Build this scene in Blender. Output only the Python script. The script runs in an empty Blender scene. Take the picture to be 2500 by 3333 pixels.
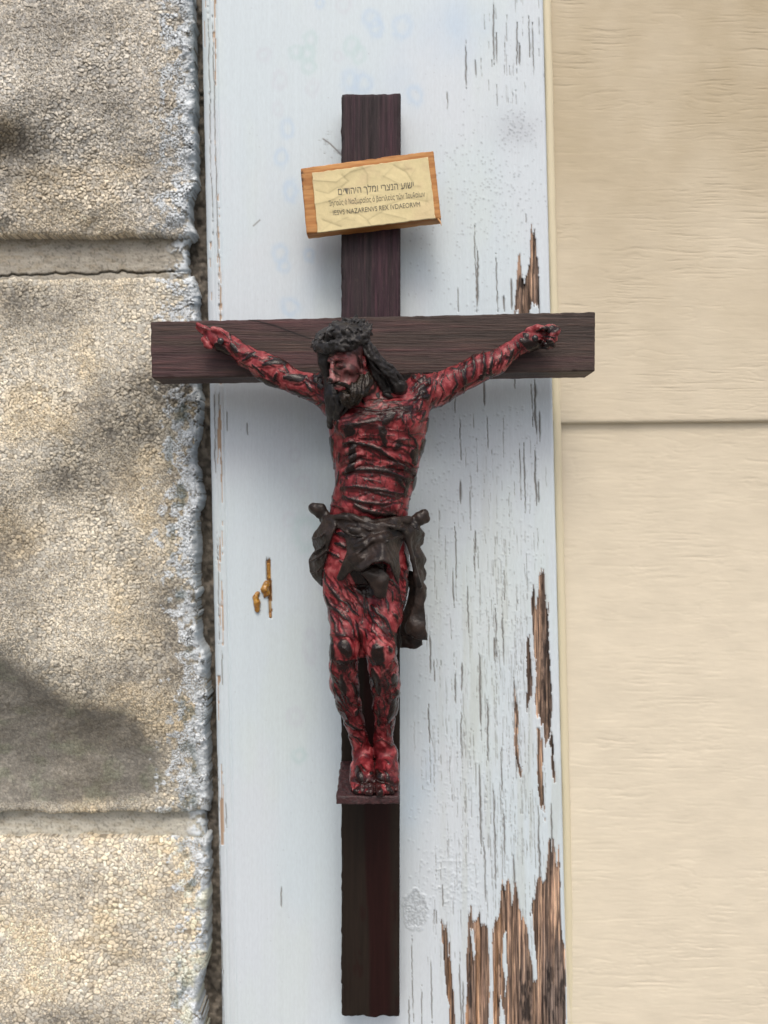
import bpy, bmesh, math, random
import numpy as np
from mathutils import Vector, Matrix

scene = bpy.context.scene
COL = scene.collection
rng = np.random.default_rng(11)
random.seed(5)

# ------------------------------------------------------------------ camera, sky, sun, exposure
F = 2400.0            # focal length in photo pixels
CAMD = 300.0          # mm from the lens to the front of the crossbeam
cam_d = bpy.data.cameras.new("camera"); cam = bpy.data.objects.new("camera", cam_d); COL.objects.link(cam)
cam.location = (0, -CAMD / 1000, 0); cam.rotation_euler = (math.radians(90), 0, 0)
cam_d.sensor_fit = 'HORIZONTAL'; cam_d.sensor_width = 25.0; cam_d.lens = 25.0 * F / 2500
cam_d.clip_start = 0.01; cam_d.clip_end = 2000
cam_d.dof.use_dof = True; cam_d.dof.focus_distance = 0.298; cam_d.dof.aperture_fstop = 7.0
scene.camera = cam

SUN_EL, SUN_AZ = 54.0, -6.0     # sun in front of the wall and high, hidden by cloud
w = bpy.data.worlds.new("World"); scene.world = w; w.use_nodes = True
nt = w.node_tree
sky = nt.nodes.new('ShaderNodeTexSky'); sky.sky_type = 'NISHITA'; sky.sun_disc = False
sky.sun_elevation = math.radians(SUN_EL); sky.sun_rotation = math.radians(180 + SUN_AZ)
sky.air_density = 1.0; sky.dust_density = 5.0; sky.ozone_density = 0.6
nt.links.new(sky.outputs[0], nt.nodes['Background'].inputs[0])
nt.nodes['Background'].inputs[1].default_value = 0.14
sl = bpy.data.lights.new("sun", 'SUN'); so = bpy.data.objects.new("sun", sl); COL.objects.link(so)
sl.energy = 0.9; sl.angle = math.radians(22); sl.color = (1.0, 0.95, 0.88)
sdir = Vector((math.sin(math.radians(SUN_AZ)) * math.cos(math.radians(SUN_EL)),
               -math.cos(math.radians(SUN_AZ)) * math.cos(math.radians(SUN_EL)), math.sin(math.radians(SUN_EL))))
so.rotation_euler = sdir.to_track_quat('Z', 'Y').to_euler()
scene.view_settings.view_transform = 'Standard'; scene.view_settings.look = 'None'
scene.view_settings.exposure = 0.23; scene.view_settings.gamma = 1

# ------------------------------------------------------------------ small maths
def P(x, y, Y):
    """photo pixel + distance behind the crossbeam front (mm) -> (X, Y, Z) in mm"""
    k = (CAMD + Y) / F
    return np.stack(np.broadcast_arrays((np.asarray(x) - 1250.0) * k, np.asarray(Y) + 0.0 * np.asarray(x), (1666.5 - np.asarray(y)) * k), -1)
def mm(Y): return (CAMD + Y) / F
def Z1(p): return [(900 + a / 2.765, 1000 + b / 2.765) for a, b in p]
def Z3(p): return [(900 + a / 2.765, 1600 + b / 2.765) for a, b in p]
def Z4(p): return [(950 + a / 3.318, 2100 + b / 3.318) for a, b in p]
def Z5(p): return [(450 + a / 2.37, 980 + b / 2.37) for a, b in p]
def Z6(p): return [(1350 + a / 2.552, 980 + b / 2.552) for a, b in p]
def Z7(p): return [(950 + a / 4.1475, 1000 + b / 4.1475) for a, b in p]
def sstep(a, b, x):
    t = np.clip((x - a) / (b - a), 0, 1); return t * t * (3 - 2 * t)
_T2 = np.random.default_rng(3).random((8, 256, 256)).astype(np.float32)
_T3 = np.random.default_rng(4).random((64, 64, 64)).astype(np.float32)
def vn2(x, y, s=0):
    T = _T2[s % 8]; x = x + 37.3 * s; y = y + 91.7 * s
    xi = np.floor(x).astype(int); yi = np.floor(y).astype(int); fx = x - xi; fy = y - yi
    fx = fx * fx * (3 - 2 * fx); fy = fy * fy * (3 - 2 * fy)
    a = T[yi & 255, xi & 255]; b = T[yi & 255, (xi + 1) & 255]; c = T[(yi + 1) & 255, xi & 255]; d = T[(yi + 1) & 255, (xi + 1) & 255]
    return (a * (1 - fx) + b * fx) * (1 - fy) + (c * (1 - fx) + d * fx) * fy
def fbm2(x, y, o=4, s=0):
    r = 0; a = .5; t = 0
    for i in range(o):
        r = r + a * vn2(x, y, s + i); t += a; x = x * 2.03; y = y * 2.03; a *= .5
    return r / t
def vn3(p, s=0):
    p = p + 17.31 * s
    i = np.floor(p).astype(int); f = p - i; f = f * f * (3 - 2 * f); r = 0
    for dx in (0, 1):
        for dy in (0, 1):
            for dz in (0, 1):
                wgt = (f[..., 0] if dx else 1 - f[..., 0]) * (f[..., 1] if dy else 1 - f[..., 1]) * (f[..., 2] if dz else 1 - f[..., 2])
                r = r + wgt * _T3[(i[..., 0] + dx) & 63, (i[..., 1] + dy) & 63, (i[..., 2] + dz) & 63]
    return r
def worley(x, y, s=0):
    """cells: nearest and second distance, cell id, and a random tilt of each cell's own facet"""
    xi = np.floor(x).astype(int); yi = np.floor(y).astype(int)
    f1 = np.full(x.shape, 9.0); f2 = f1.copy(); cid = np.zeros(x.shape); tilt = np.zeros(x.shape)
    for dx in (-1, 0, 1):
        for dy in (-1, 0, 1):
            cx = (xi + dx) & 255; cy = (yi + dy) & 255
            ox = xi + dx + _T2[s % 8, cy, cx] - x; oy = yi + dy + _T2[(s + 1) % 8, cy, cx] - y
            an = _T2[(s + 3) % 8, cy, cx] * 6.283; st_ = .55 + .9 * _T2[(s + 4) % 8, cy, cx]
            d = np.sqrt((ox * np.cos(an) + oy * np.sin(an)) ** 2 * st_ + (oy * np.cos(an) - ox * np.sin(an)) ** 2 / st_)
            near = d < f1
            f2 = np.where(near, f1, np.minimum(f2, d)); cid = np.where(near, _T2[(s + 2) % 8, cy, cx], cid)
            tilt = np.where(near, ox * np.cos(an * 3.7) + oy * np.sin(an * 3.7), tilt); f1 = np.where(near, d, f1)
    return f1, f2, cid, tilt
def rbf(pts, x, y):
    p = np.array(pts, float); n = len(p)
    D = np.hypot(p[:, None, 0] - p[None, :, 0], p[:, None, 1] - p[None, :, 1])
    A = np.zeros((n + 1, n + 1)); A[:n, :n] = D; A[:n, n] = 1; A[n, :n] = 1
    c = np.linalg.solve(A, np.append(p[:, 2], 0)); r = np.full(x.shape, c[n])
    for k in range(n): r += c[k] * np.sqrt((x - p[k, 0]) ** 2 + (y - p[k, 1]) ** 2 + 400)
    return r
def inpoly(poly, x, y):
    r = np.zeros(x.shape, bool); n = len(poly)
    for i in range(n):
        (xa, ya), (xb, yb) = poly[i], poly[(i + 1) % n]
        if ya == yb: continue
        r ^= ((ya > y) != (yb > y)) & (x < (xb - xa) * (y - ya) / (yb - ya) + xa)
    return r
def segdist(pl, x, y):
    """distance to a polyline and the fraction along it"""
    best = np.full(x.shape, 1e9); tt = np.zeros(x.shape); n = max(1, len(pl) - 1)
    if len(pl) == 1: return np.hypot(x - pl[0][0], y - pl[0][1]), tt
    for i in range(n):
        ax, ay = pl[i]; bx, by = pl[i + 1]; dx, dy = bx - ax, by - ay
        t = np.clip(((x - ax) * dx + (y - ay) * dy) / (dx * dx + dy * dy + 1e-9), 0, 1)
        d = np.hypot(x - ax - t * dx, y - ay - t * dy); m = d < best
        best = np.where(m, d, best); tt = np.where(m, (i + t) / n, tt)
    return best, tt

# ------------------------------------------------------------------ objects
def empty(name, loc_mm):
    o = bpy.data.objects.new(name, None); COL.objects.link(o); o.location = Vector(loc_mm) / 1000; o.empty_display_size = 0.01
    return o
def tag(o, label=None, cat=None, group=None, kind=None):
    for k, v in (('label', label), ('category', cat), ('group', group), ('kind', kind)):
        if v: o[k] = v
    return o
def mesh_obj(name, V, Fc, mat, parent=None, smooth=True, attrs=None, tris=None):
    """V in mm (n,3); Fc quads (m,4) and/or tris; attrs: name -> (n,) or (n,3)"""
    me = bpy.data.meshes.new(name); V = np.asarray(V, np.float32) / 1000
    off = np.zeros(3, np.float32)
    me.vertices.add(len(V)); me.vertices.foreach_set('co', V.ravel())
    q = np.asarray(Fc, np.int32).reshape(-1, 4) if Fc is not None and len(Fc) else np.zeros((0, 4), np.int32)
    t = np.asarray(tris, np.int32).reshape(-1, 3) if tris is not None and len(tris) else np.zeros((0, 3), np.int32)
    me.loops.add(q.size + t.size); me.loops.foreach_set('vertex_index', np.concatenate([q.ravel(), t.ravel()]))
    me.polygons.add(len(q) + len(t))
    me.polygons.foreach_set('loop_start', np.concatenate([np.arange(len(q)) * 4, q.size + np.arange(len(t)) * 3]).astype(np.int32))
    me.update(calc_edges=True); me.validate()
    me.polygons.foreach_set('use_smooth', np.full(len(me.polygons), smooth))
    if attrs:
        for k, a in attrs.items():
            a = np.asarray(a, np.float32)
            if a.ndim == 1: me.attributes.new(k, 'FLOAT', 'POINT').data.foreach_set('value', a)
            else:
                c = np.ones((len(a), 4), np.float32); c[:, :3] = a
                me.attributes.new(k, 'FLOAT_COLOR', 'POINT').data.foreach_set('color', c.ravel())
    if mat: me.materials.append(mat)
    o = bpy.data.objects.new(name, me); COL.objects.link(o)
    if parent:
        o.parent = parent
        root = Vector((0, 0, 0)); p = parent
        while p: root += p.location; p = p.parent
        o.location = -root
    return o
def sheet(name, V, mat, parent, attrs=None, back=None):
    """V (rows, cols, 3) mm, rows from top to bottom, seen from -Y; closed with a rim to depth 'back' and a back face"""
    R, C = V.shape[:2]; idx = np.arange(R * C).reshape(R, C)
    q = np.stack([idx[:-1, :-1], idx[1:, :-1], idx[1:, 1:], idx[:-1, 1:]], -1).reshape(-1, 4)
    VV = V.reshape(-1, 3); A = {k: a.reshape(R * C, -1).squeeze(-1) if a.ndim == 2 else a.reshape(R * C, 3) for k, a in (attrs or {}).items()}
    if back is not None:
        loop = np.concatenate([idx[0, :-1], idx[:-1, -1], idx[-1, :0:-1], idx[:0:-1, 0]])
        bv = VV[loop].copy(); bv[:, 1] = back; n0 = len(VV); m = len(loop); bi = n0 + np.arange(m)
        q2 = np.stack([loop, np.roll(loop, -1), np.roll(bi, -1), bi], -1)
        VV = np.concatenate([VV, bv]); q = np.concatenate([q, q2])
        A = {k: np.concatenate([a, a[loop]]) for k, a in A.items()}
    return mesh_obj(name, VV, q, mat, parent, True, A)

# ------------------------------------------------------------------ materials
def mat_new(name):
    m = bpy.data.materials.new(name); m.use_nodes = True
    return m, m.node_tree, m.node_tree.nodes['Principled BSDF']
def N(nt, t, **kw):
    n = nt.nodes.new(t)
    for k, v in kw.items(): setattr(n, k, v)
    return n
def attr(nt, name):
    n = N(nt, 'ShaderNodeAttribute'); n.attribute_name = name; return n
def noise(nt, scale, detail=6, rough=.6, stretch=(1, 1, 1)):
    tc = N(nt, 'ShaderNodeTexCoord'); mp = N(nt, 'ShaderNodeMapping'); mp.inputs['Scale'].default_value = stretch
    n = N(nt, 'ShaderNodeTexNoise'); n.inputs['Scale'].default_value = scale; n.inputs['Detail'].default_value = detail; n.inputs['Roughness'].default_value = rough
    nt.links.new(tc.outputs['Object'], mp.inputs[0]); nt.links.new(mp.outputs[0], n.inputs['Vector']); return n
def ramp(nt, src, stops):
    r = N(nt, 'ShaderNodeValToRGB'); e = r.color_ramp.elements
    while len(e) < len(stops): e.new(.5)
    for el, (p, c) in zip(e, stops): el.position = p; el.color = (*c, 1) if len(c) == 3 else c
    nt.links.new(src, r.inputs[0]); return r
def mixc(nt, a, b, f, mode='MIX'):
    m = N(nt, 'ShaderNodeMix', data_type='RGBA', blend_type=mode)
    for s, v in ((0, f), (6, a), (7, b)):
        if isinstance(v, (int, float)): m.inputs[s].default_value = v
        elif isinstance(v, tuple): m.inputs[s].default_value = (*v, 1)
        else: nt.links.new(v, m.inputs[s])
    return m.outputs[2]
def mapr(nt, src, a, b, c, d):
    m = N(nt, 'ShaderNodeMapRange')
    for i, v in enumerate((a, b, c, d)): m.inputs[i + 1].default_value = v
    nt.links.new(src, m.inputs[0]); return m.outputs[0]
def bump(nt, bsdf, src, dist, strength=1.0, prev=None):
    b = N(nt, 'ShaderNodeBump'); b.inputs['Distance'].default_value = dist; b.inputs['Strength'].default_value = strength
    nt.links.new(src, b.inputs['Height'])
    if prev: nt.links.new(prev, b.inputs['Normal'])
    nt.links.new(b.outputs[0], bsdf.inputs['Normal']); return b.outputs[0]

def mat_attr(name, nscale, namp, rough=None, bdist=0.0, bscale=900, spec=.3, stretch=(1, 1, 1)):
    """colour carried by the surface's own 'col' attribute, fine grain from noise"""
    m, nt, b = mat_new(name)
    n = noise(nt, nscale, 5, .65, stretch); g = mapr(nt, n.outputs[0], .25, .75, 1 - namp, 1 + namp)
    cc = N(nt, 'ShaderNodeCombineColor')
    for i in range(3): nt.links.new(g, cc.inputs[i])
    nt.links.new(mixc(nt, attr(nt, 'col').outputs['Color'], cc.outputs[0], 1.0, 'MULTIPLY'), b.inputs['Base Color'])
    if rough is None: nt.links.new(attr(nt, 'rough').outputs['Fac'], b.inputs['Roughness'])
    else: b.inputs['Roughness'].default_value = rough
    b.inputs['Specular IOR Level'].default_value = spec
    if bdist: bump(nt, b, noise(nt, bscale, 6, .7, stretch).outputs[0], bdist)
    return m
def mat_board():
    m, nt, b = mat_new('painted_wood')
    n = noise(nt, 1500, 5, .65, (1, 1, .25)); g = mapr(nt, n.outputs[0], .25, .75, .95, 1.05)
    ba = attr(nt, 'bare').outputs['Fac']; gr = noise(nt, 1900, 4, .7, (1, .5, .018)); gv = noise(nt, 700, 4, .7, (1, .5, .05))
    gr1 = ramp(nt, gr.outputs[0], [(.36, (.30, .29, .30)), (.50, (.95, .93, .92)), (.64, (1.75, 1.6, 1.5))]); gr2 = ramp(nt, gv.outputs[0], [(.38, (.55, .52, .52)), (.62, (1.35, 1.3, 1.25))])
    c = mixc(nt, attr(nt, 'col').outputs['Color'], gr1.outputs[0], ba, 'MULTIPLY'); c = mixc(nt, c, gr2.outputs[0], ba, 'MULTIPLY')
    cc = N(nt, 'ShaderNodeCombineColor')
    for i in range(3): nt.links.new(g, cc.inputs[i])
    nt.links.new(mixc(nt, c, cc.outputs[0], 1.0, 'MULTIPLY'), b.inputs['Base Color']); nt.links.new(attr(nt, 'rough').outputs['Fac'], b.inputs['Roughness']); b.inputs['Specular IOR Level'].default_value = .25
    bp = N(nt, 'ShaderNodeBump'); bp.inputs['Distance'].default_value = .0004; nt.links.new(ba, bp.inputs['Strength']); nt.links.new(gr.outputs[0], bp.inputs['Height'])
    bump(nt, b, noise(nt, 1400, 6, .7, (1, 1, .25)).outputs[0], .00006, 1.0, bp.outputs[0])
    return m
M_board = mat_board()
M_stone = mat_attr('stone', 1600, .22, .95, .0003, 1300, .15)
M_mortar = mat_attr('mortar', 1200, .16, .95, .0004, 900, .15)
M_siding = mat_attr('beige_siding', 300, .03, .62, .0001, 500, .25, (.25, 1, 1))
M_paper = mat_attr('parchment', 900, .05, .75, .00008, 1500, .2)
M_maple = mat_attr('pale_wood', 900, .16, .6, .00012, 900, .3, (.12, .4, 1))

def mat_dark_wood(name, axis, glossy):
    m, nt, b = mat_new(name)
    st = {'x': (.045, .6, 1), 'z': (1, .6, .045)}[axis]
    n1 = noise(nt, 900, 5, .7, st); n2 = noise(nt, 90, 4, .6, tuple(v if v < .5 else 1 for v in st))
    n3 = noise(nt, 2600, 3, .6, tuple(.14 if v < .1 else 1 for v in st))
    big = ramp(nt, n2.outputs[0], [(.3, (.040, .030, .025)), (.46, (.060, .040, .034)), (.58, (.074, .037, .039)), (.72, (.058, .044, .034))])
    fine = ramp(nt, n1.outputs[0], [(.32, (.35, .35, .36)), (.52, (1, 1, 1)), (.70, (1.75, 1.5, 1.4))])
    col = mixc(nt, big.outputs[0], fine.outputs[0], .9 if not glossy else .35, 'MULTIPLY')
    fib = ramp(nt, n3.outputs[0], [(.62, (0, 0, 0)), (.72, (1, 1, 1))])
    col = mixc(nt, col, (.10, .066, .056), mixc(nt, (0, 0, 0), fib.outputs[0], .75 if not glossy else .05))
    col = mixc(nt, col, (.008, .006, .006), attr(nt, 'split').outputs['Fac'])
    nt.links.new(col, b.inputs['Base Color'])
    b.inputs['Specular IOR Level'].default_value = .3
    b.inputs['Roughness'].default_value = .55 if not glossy else .33
    if not glossy: bump(nt, b, n1.outputs[0], .0006, 1.0)
    return m
M_woodx = mat_dark_wood('dark_stained_wood_across', 'x', False)
M_woodz = mat_dark_wood('dark_stained_wood', 'z', False)

def mat_upright():
    """rough dark wood above, thick varnish with a red-brown reflection painted in below the figure"""
    m, nt, b = mat_new('dark_stained_upright')
    n1 = noise(nt, 900, 5, .7, (1, .6, .04)); n2 = noise(nt, 110, 4, .6, (1, .6, .05)); n3 = noise(nt, 2400, 3, .6, (1, 1, .12))
    big = ramp(nt, n2.outputs[0], [(.3, (.022, .018, .02)), (.48, (.036, .027, .030)), (.6, (.050, .027, .036)), (.72, (.030, .026, .025))])
    fine = ramp(nt, n1.outputs[0], [(.32, (.4, .4, .4)), (.52, (1, 1, 1)), (.7, (1.8, 1.6, 1.5))])
    up = mixc(nt, big.outputs[0], fine.outputs[0], .9, 'MULTIPLY')
    fib = ramp(nt, n3.outputs[0], [(.6, (0, 0, 0)), (.72, (.4, .4, .4))])
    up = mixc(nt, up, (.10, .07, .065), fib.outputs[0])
    st = attr(nt, 'painted_reflection').outputs['Fac']; va = attr(nt, 'varnish').outputs['Fac']
    low = mixc(nt, (.0185, .0135, .0105), (.0175, .0062, .0056), st)  # red band: reflection in the varnish painted into the colour
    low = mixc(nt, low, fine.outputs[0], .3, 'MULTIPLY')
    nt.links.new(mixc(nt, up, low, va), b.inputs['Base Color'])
    nt.links.new(mapr(nt, va, 0, 1, .55, .4), b.inputs['Roughness'])
    b.inputs['Specular IOR Level'].default_value = .16
    bm_ = N(nt, 'ShaderNodeBump'); bm_.inputs['Distance'].default_value = .0005
    nt.links.new(mapr(nt, va, 0, 1, 1, .06), bm_.inputs['Strength']); nt.links.new(n1.outputs[0], bm_.inputs['Height']); nt.links.new(bm_.outputs[0], b.inputs['Normal'])
    return m
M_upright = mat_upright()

def mat_body():
    m, nt, b = mat_new('red_glazed_skin')
    n = noise(nt, 420, 6, .65); n2 = noise(nt, 1500, 4, .6)
    tone = attr(nt, 'tone').outputs['Fac']; bl = attr(nt, 'blood').outputs['Fac']; pale = attr(nt, 'pale').outputs['Fac']
    t2 = N(nt, 'ShaderNodeMath', operation='ADD'); nt.links.new(tone, t2.inputs[0]); nt.links.new(mapr(nt, n.outputs[0], .3, .7, -.16, .16), t2.inputs[1])
    red = ramp(nt, t2.outputs[0], [(.0, (.42, .115, .115)), (.22, (.240, .031, .036)), (.48, (.095, .007, .010)), (.78, (.05, .005, .006)), (1.0, (.022, .005, .005))])
    col = mixc(nt, red.outputs[0], (.40, .20, .19), pale)
    black = mixc(nt, (.006, .004, .004), (.020, .007, .005), mapr(nt, n2.outputs[0], .35, .7, 0, 1))
    col = mixc(nt, col, black, bl)
    nt.links.new(col, b.inputs['Base Color'])
    nt.links.new(mapr(nt, bl, 0, 1, .30, .13), b.inputs['Roughness'])
    b.inputs['Specular IOR Level'].default_value = .26
    b.inputs['Coat Weight'].default_value = .14; b.inputs['Coat Roughness'].default_value = .05
    bump(nt, b, n2.outputs[0], .00025, .8)
    return m
M_body = mat_body()
def mat_gloss(name, c0, c1, rough, nscale=500, bd=.0003, coat=.2, bscale=1100):
    m, nt, b = mat_new(name)
    n = noise(nt, nscale, 6, .6); nb = noise(nt, bscale, 5, .6)
    nt.links.new(ramp(nt, n.outputs[0], [(.35, c0), (.68, c1)]).outputs[0], b.inputs['Base Color'])
    b.inputs['Roughness'].default_value = rough; b.inputs['Specular IOR Level'].default_value = .3 if coat < .06 else .5
    b.inputs['Coat Weight'].default_value = coat; b.inputs['Coat Roughness'].default_value = .2
    bump(nt, b, nb.outputs[0], bd, .8)
    return m
M_hair = mat_gloss('dark_hair', (.010, .009, .009), (.024, .021, .020), .36, 500, .0003, .05)
M_beard = mat_gloss('brown_beard', (.006, .005, .003), (.024, .014, .008), .25, 500, .0003, 0)
M_crown = mat_gloss('dark_thorns', (.012, .011, .011), (.030, .028, .027), .42, 500, .0003, .05)
M_cloth = mat_gloss('dark_loincloth', (.011, .0093, .0085), (.040, .027, .022), .34, 200, .0003, .0, 800)
M_iron = mat_gloss('black_iron', (.010, .010, .011), (.022, .021, .021), .22)
M_ink, nt_, b_ = mat_new('grey_ink'); b_.inputs['Base Color'].default_value = (.13, .12, .09, 1); b_.inputs['Roughness'].default_value = .8
M_sap = mat_gloss('amber_sap', (.20, .075, .008), (.52, .27, .03), .35, 500, .0004, .5)
M_caulk, nt_, b_ = mat_new('cream_caulk'); b_.inputs['Base Color'].default_value = (.66, .60, .43, 1); b_.inputs['Roughness'].default_value = .6

# ------------------------------------------------------------------ GROUND, well below the frame: it sends daylight back up the wall
m_gr, nt_, b_ = mat_new('pale_paving'); n_ = noise(nt_, 6, 6, .65)
nt_.links.new(ramp(nt_, n_.outputs[0], [(.3, (.20, .19, .17)), (.7, (.30, .285, .26))]).outputs[0], b_.inputs['Base Color']); b_.inputs['Roughness'].default_value = .9
tag(mesh_obj('ground', [(-4e5, -8e5, -1250), (4e5, -8e5, -1250), (4e5, 4e5, -1250), (-4e5, 4e5, -1250)], [[0, 1, 2, 3]], m_gr, None, False), kind='structure')
# ------------------------------------------------------------------ STONE WALL
def paint_smear(x, y, xr):
    d = xr - x
    n = fbm2(x / 20, y / 20, 4, 2); lw = 62 + 85 * (fbm2(y / 260 + 3, y * 0 + .5, 2, 4) - .35) + 20 * sstep(2200, 3300, y)
    return sstep(-.10, .10, (n - .5) * 2.0 + (lw - d) / 150)
def right_edge(y):
    return 652 + .0205 * y - 22 - 26 * sstep(.42, .75, fbm2(y / 150 + 9, y * 0 + 2.2, 3, 1)) - 10 * (fbm2(y / 22, y * 0 + 7, 3, 5) - .5) - 24 * sstep(2650, 3300, y)
def stone_block(name, y0, y1, forms, seed, smooth_poly, tint, parent, dirt_shade, gsize=13.5, top_wob=6, bot_wob=6):
    YB = 39.0; step = 2.7
    rows = int((y1 - y0) / step); sv = np.concatenate([np.linspace(-2.2, 0, 90)[:-1], np.linspace(0, 1, 320)]); cols = len(sv)
    yy = np.linspace(0, 1, rows)[:, None] * np.ones((1, cols)); ss = sv[None, :] * np.ones((rows, 1))
    # the last columns roll over the right-hand end of the block
    x = 0 * yy; ymid = y0 + yy * (y1 - y0); xr = right_edge(ymid); xl = -190.0
    x = xl + ss * (xr - xl)
    ya = y0 + top_wob * (fbm2(x / 45, x * 0 + seed, 3, seed) - .5) * 4; yb = y1 + bot_wob * (fbm2(x / 45, x * 0 + seed + 3, 3, seed + 1) - .5) * 4
    y = ya + yy * (yb - ya)
    h = rbf(forms, np.maximum(x, -190 + .12 * (x + 190)), y)
    h = h * 1.8 + 3.6 * (fbm2(x / 170, y / 170, 3, seed) - .5)
    sm = np.zeros_like(x)
    if smooth_poly:
        xj = x + 30 * (fbm2(x / 60, y / 60, 3, 6) - .5); yj = y + 30 * (fbm2(x / 60, y / 60, 3, 7) - .5)
        for pl in smooth_poly: sm = np.maximum(sm, inpoly(pl, xj, yj).astype(float))
        k = 9
        for ax in (0, 1):
            c = np.cumsum(np.pad(sm, [(k, k) if a == ax else (0, 0) for a in (0, 1)], mode='edge'), axis=ax)
            sm = (np.take(c, np.arange(2 * k, c.shape[ax]), ax) - np.take(c, np.arange(0, c.shape[ax] - 2 * k), ax)) / (2 * k)
    gs = gsize
    wx = x + 4 * (vn2(x / 9, y / 9, 3) - .5); wy = y + 4 * (vn2(x / 9, y / 9, 4) - .5)
    f1, f2, cid, tl1 = worley(wx / gs, wy / (gs * .8), seed)
    g1, g2, cid2, tl2 = worley(wx / (gs * .62), wy / (gs * .52), seed + 3)
    size = .4 + .6 * cid
    big = vn2(x / 90, y / 90, seed + 2)
    dome = (.85 * sstep(.02, .22, f2 - f1) + .15 * np.clip(1 - f1, 0, 1) + .75 * tl1 * sstep(0, .2, f2 - f1)) * size
    dome2 = (.85 * sstep(.02, .25, g2 - g1) + .15 * np.clip(1 - g1, 0, 1) + .75 * tl2 * sstep(0, .2, g2 - g1)) * (.4 + .6 * cid2)
    mixg = sstep(.35, .65, big)
    grain = (dome * mixg * 1.0 + dome2 * (1 - mixg) * .7)
    h = h + grain * (1 - .66 * sm) * .80 + .5 * (fbm2(x / 9, y / 9, 3, seed + 1) - .5) * (1 - .4 * sm)
    pnt = paint_smear(x, y, xr) * np.clip(sstep(.08, .4, grain) + sstep(70, 15, xr - x) * sstep(.35, .55, fbm2(x / 25, y / 25, 2, 1)), 0, 1)
    h = h + pnt * (.15 + 2.4 * sstep(.35, .8, fbm2(x / 30, y / 30, 3, 5)) * sstep(60, 5, xr - x))
    # rounded arrises
    ed = np.clip((xr - x) / 34, 0, 1); h = h - 7.5 * (1 - np.sqrt(1 - (1 - ed) ** 2))
    for e in (y - ya, yb - y):
        t = np.clip(e / 20, 0, 1); h = h - 2.2 * (1 - np.sqrt(1 - (1 - t) ** 2))
    Yd = YB - h
    V = P(x, y, Yd)
    # colour of the pebbles, smooth film, grime, paint and painted shade
    c = np.where(mixg > .5, cid, cid2)[..., None]
    pale = np.array([.72, .68, .59]); tan = np.array([.66, .605, .50]); grey = np.array([.54, .53, .49])
    col = np.where(c < .30, grey, np.where(c < .80, pale, tan)) * (.78 + .40 * ((c * 7.3) % 1))
    matrix = np.array([.34, .315, .27])
    gg = np.where(mixg > .5, sstep(.03, .22, f2 - f1), sstep(.03, .26, g2 - g1))[..., None]
    col = matrix * (1 - gg) + col * gg
    col = col * np.array(tint)
    gr = np.zeros_like(x)
    for (cx, cy, rx, ry, a) in dirt_shade: gr = np.maximum(gr, a * np.exp(-(((x - cx) / rx) ** 2 + ((y - cy) / ry) ** 2)))  # shade of the turned-away slopes painted in along with grime
    gr = np.clip(gr * (.45 + 1.1 * fbm2(x / 70, y / 70, 4, seed + 4)), 0, .85) + .24 * sstep(.5, .72, fbm2(x / 120, y / 90, 4, seed + 5))
    gr = np.clip(np.clip(gr, 0, .9)[..., None] * (.55 + .8 * ((c * 3.7) % 1)), 0, .92)
    col = col * (1 - gr) + np.array([.15, .142, .125]) * gr
    warm = sstep(.45, .7, fbm2(x / 200, y / 200, 3, seed + 6))[..., None]; col = col * (1 + warm * np.array([.06, .0, -.10]))
    smc = sm[..., None]; film = ((.45 + 1.1 * fbm2(x / 90, y / 40, 5, 2)) * (.85 + .35 * sstep(2250, 2600, y)))[..., None]
    green = sstep(.5, .75, fbm2(x / 60 + 5, y / 40, 3, 3))[..., None]
    smcol = (np.array([.185, .178, .158]) * (1 - .5 * green) + np.array([.15, .175, .12]) * .5 * green) * film  # overhang shade is painted into this dark film
    smcol = smcol * (.72 + .5 * ((c * 5.1) % 1)) * (.8 + .2 * gg)
    col = col * (1 - .88 * smc) + smcol * .88 * smc
    pit_shade = (1 - gg) * (1 - smc)
    col = col * (1 - .30 * pit_shade)  # shade between the pebbles painted into the colour
    pc = np.array([.68, .74, .78]) * (1 - .25 * sstep(.4, .7, fbm2(x / 14, y / 14, 2, 7)))[..., None]
    cream = (sstep(.5, .7, fbm2(x / 60, y / 60, 3, 0)) * sstep(2500, 2900, y))[..., None] * np.array([.12, .09, -.06])
    pm = pnt[..., None]
    col = col * (1 - pm) + (pc + cream) * pm
    # dark green old paint hugging the outer rim here and there
    gm = (sstep(.56, .68, fbm2(x / 40, y / 55, 3, 1)) * sstep(120, 60, xr - x) * sstep(25, 60, xr - x) * sstep(1100, 1300, y))[..., None] * .6
    col = col * (1 - gm) + np.array([.05, .085, .075]) * gm
    return sheet(name, V, M_stone, parent, {'col': np.clip(col, .01, .9)}, 75.0)

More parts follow.
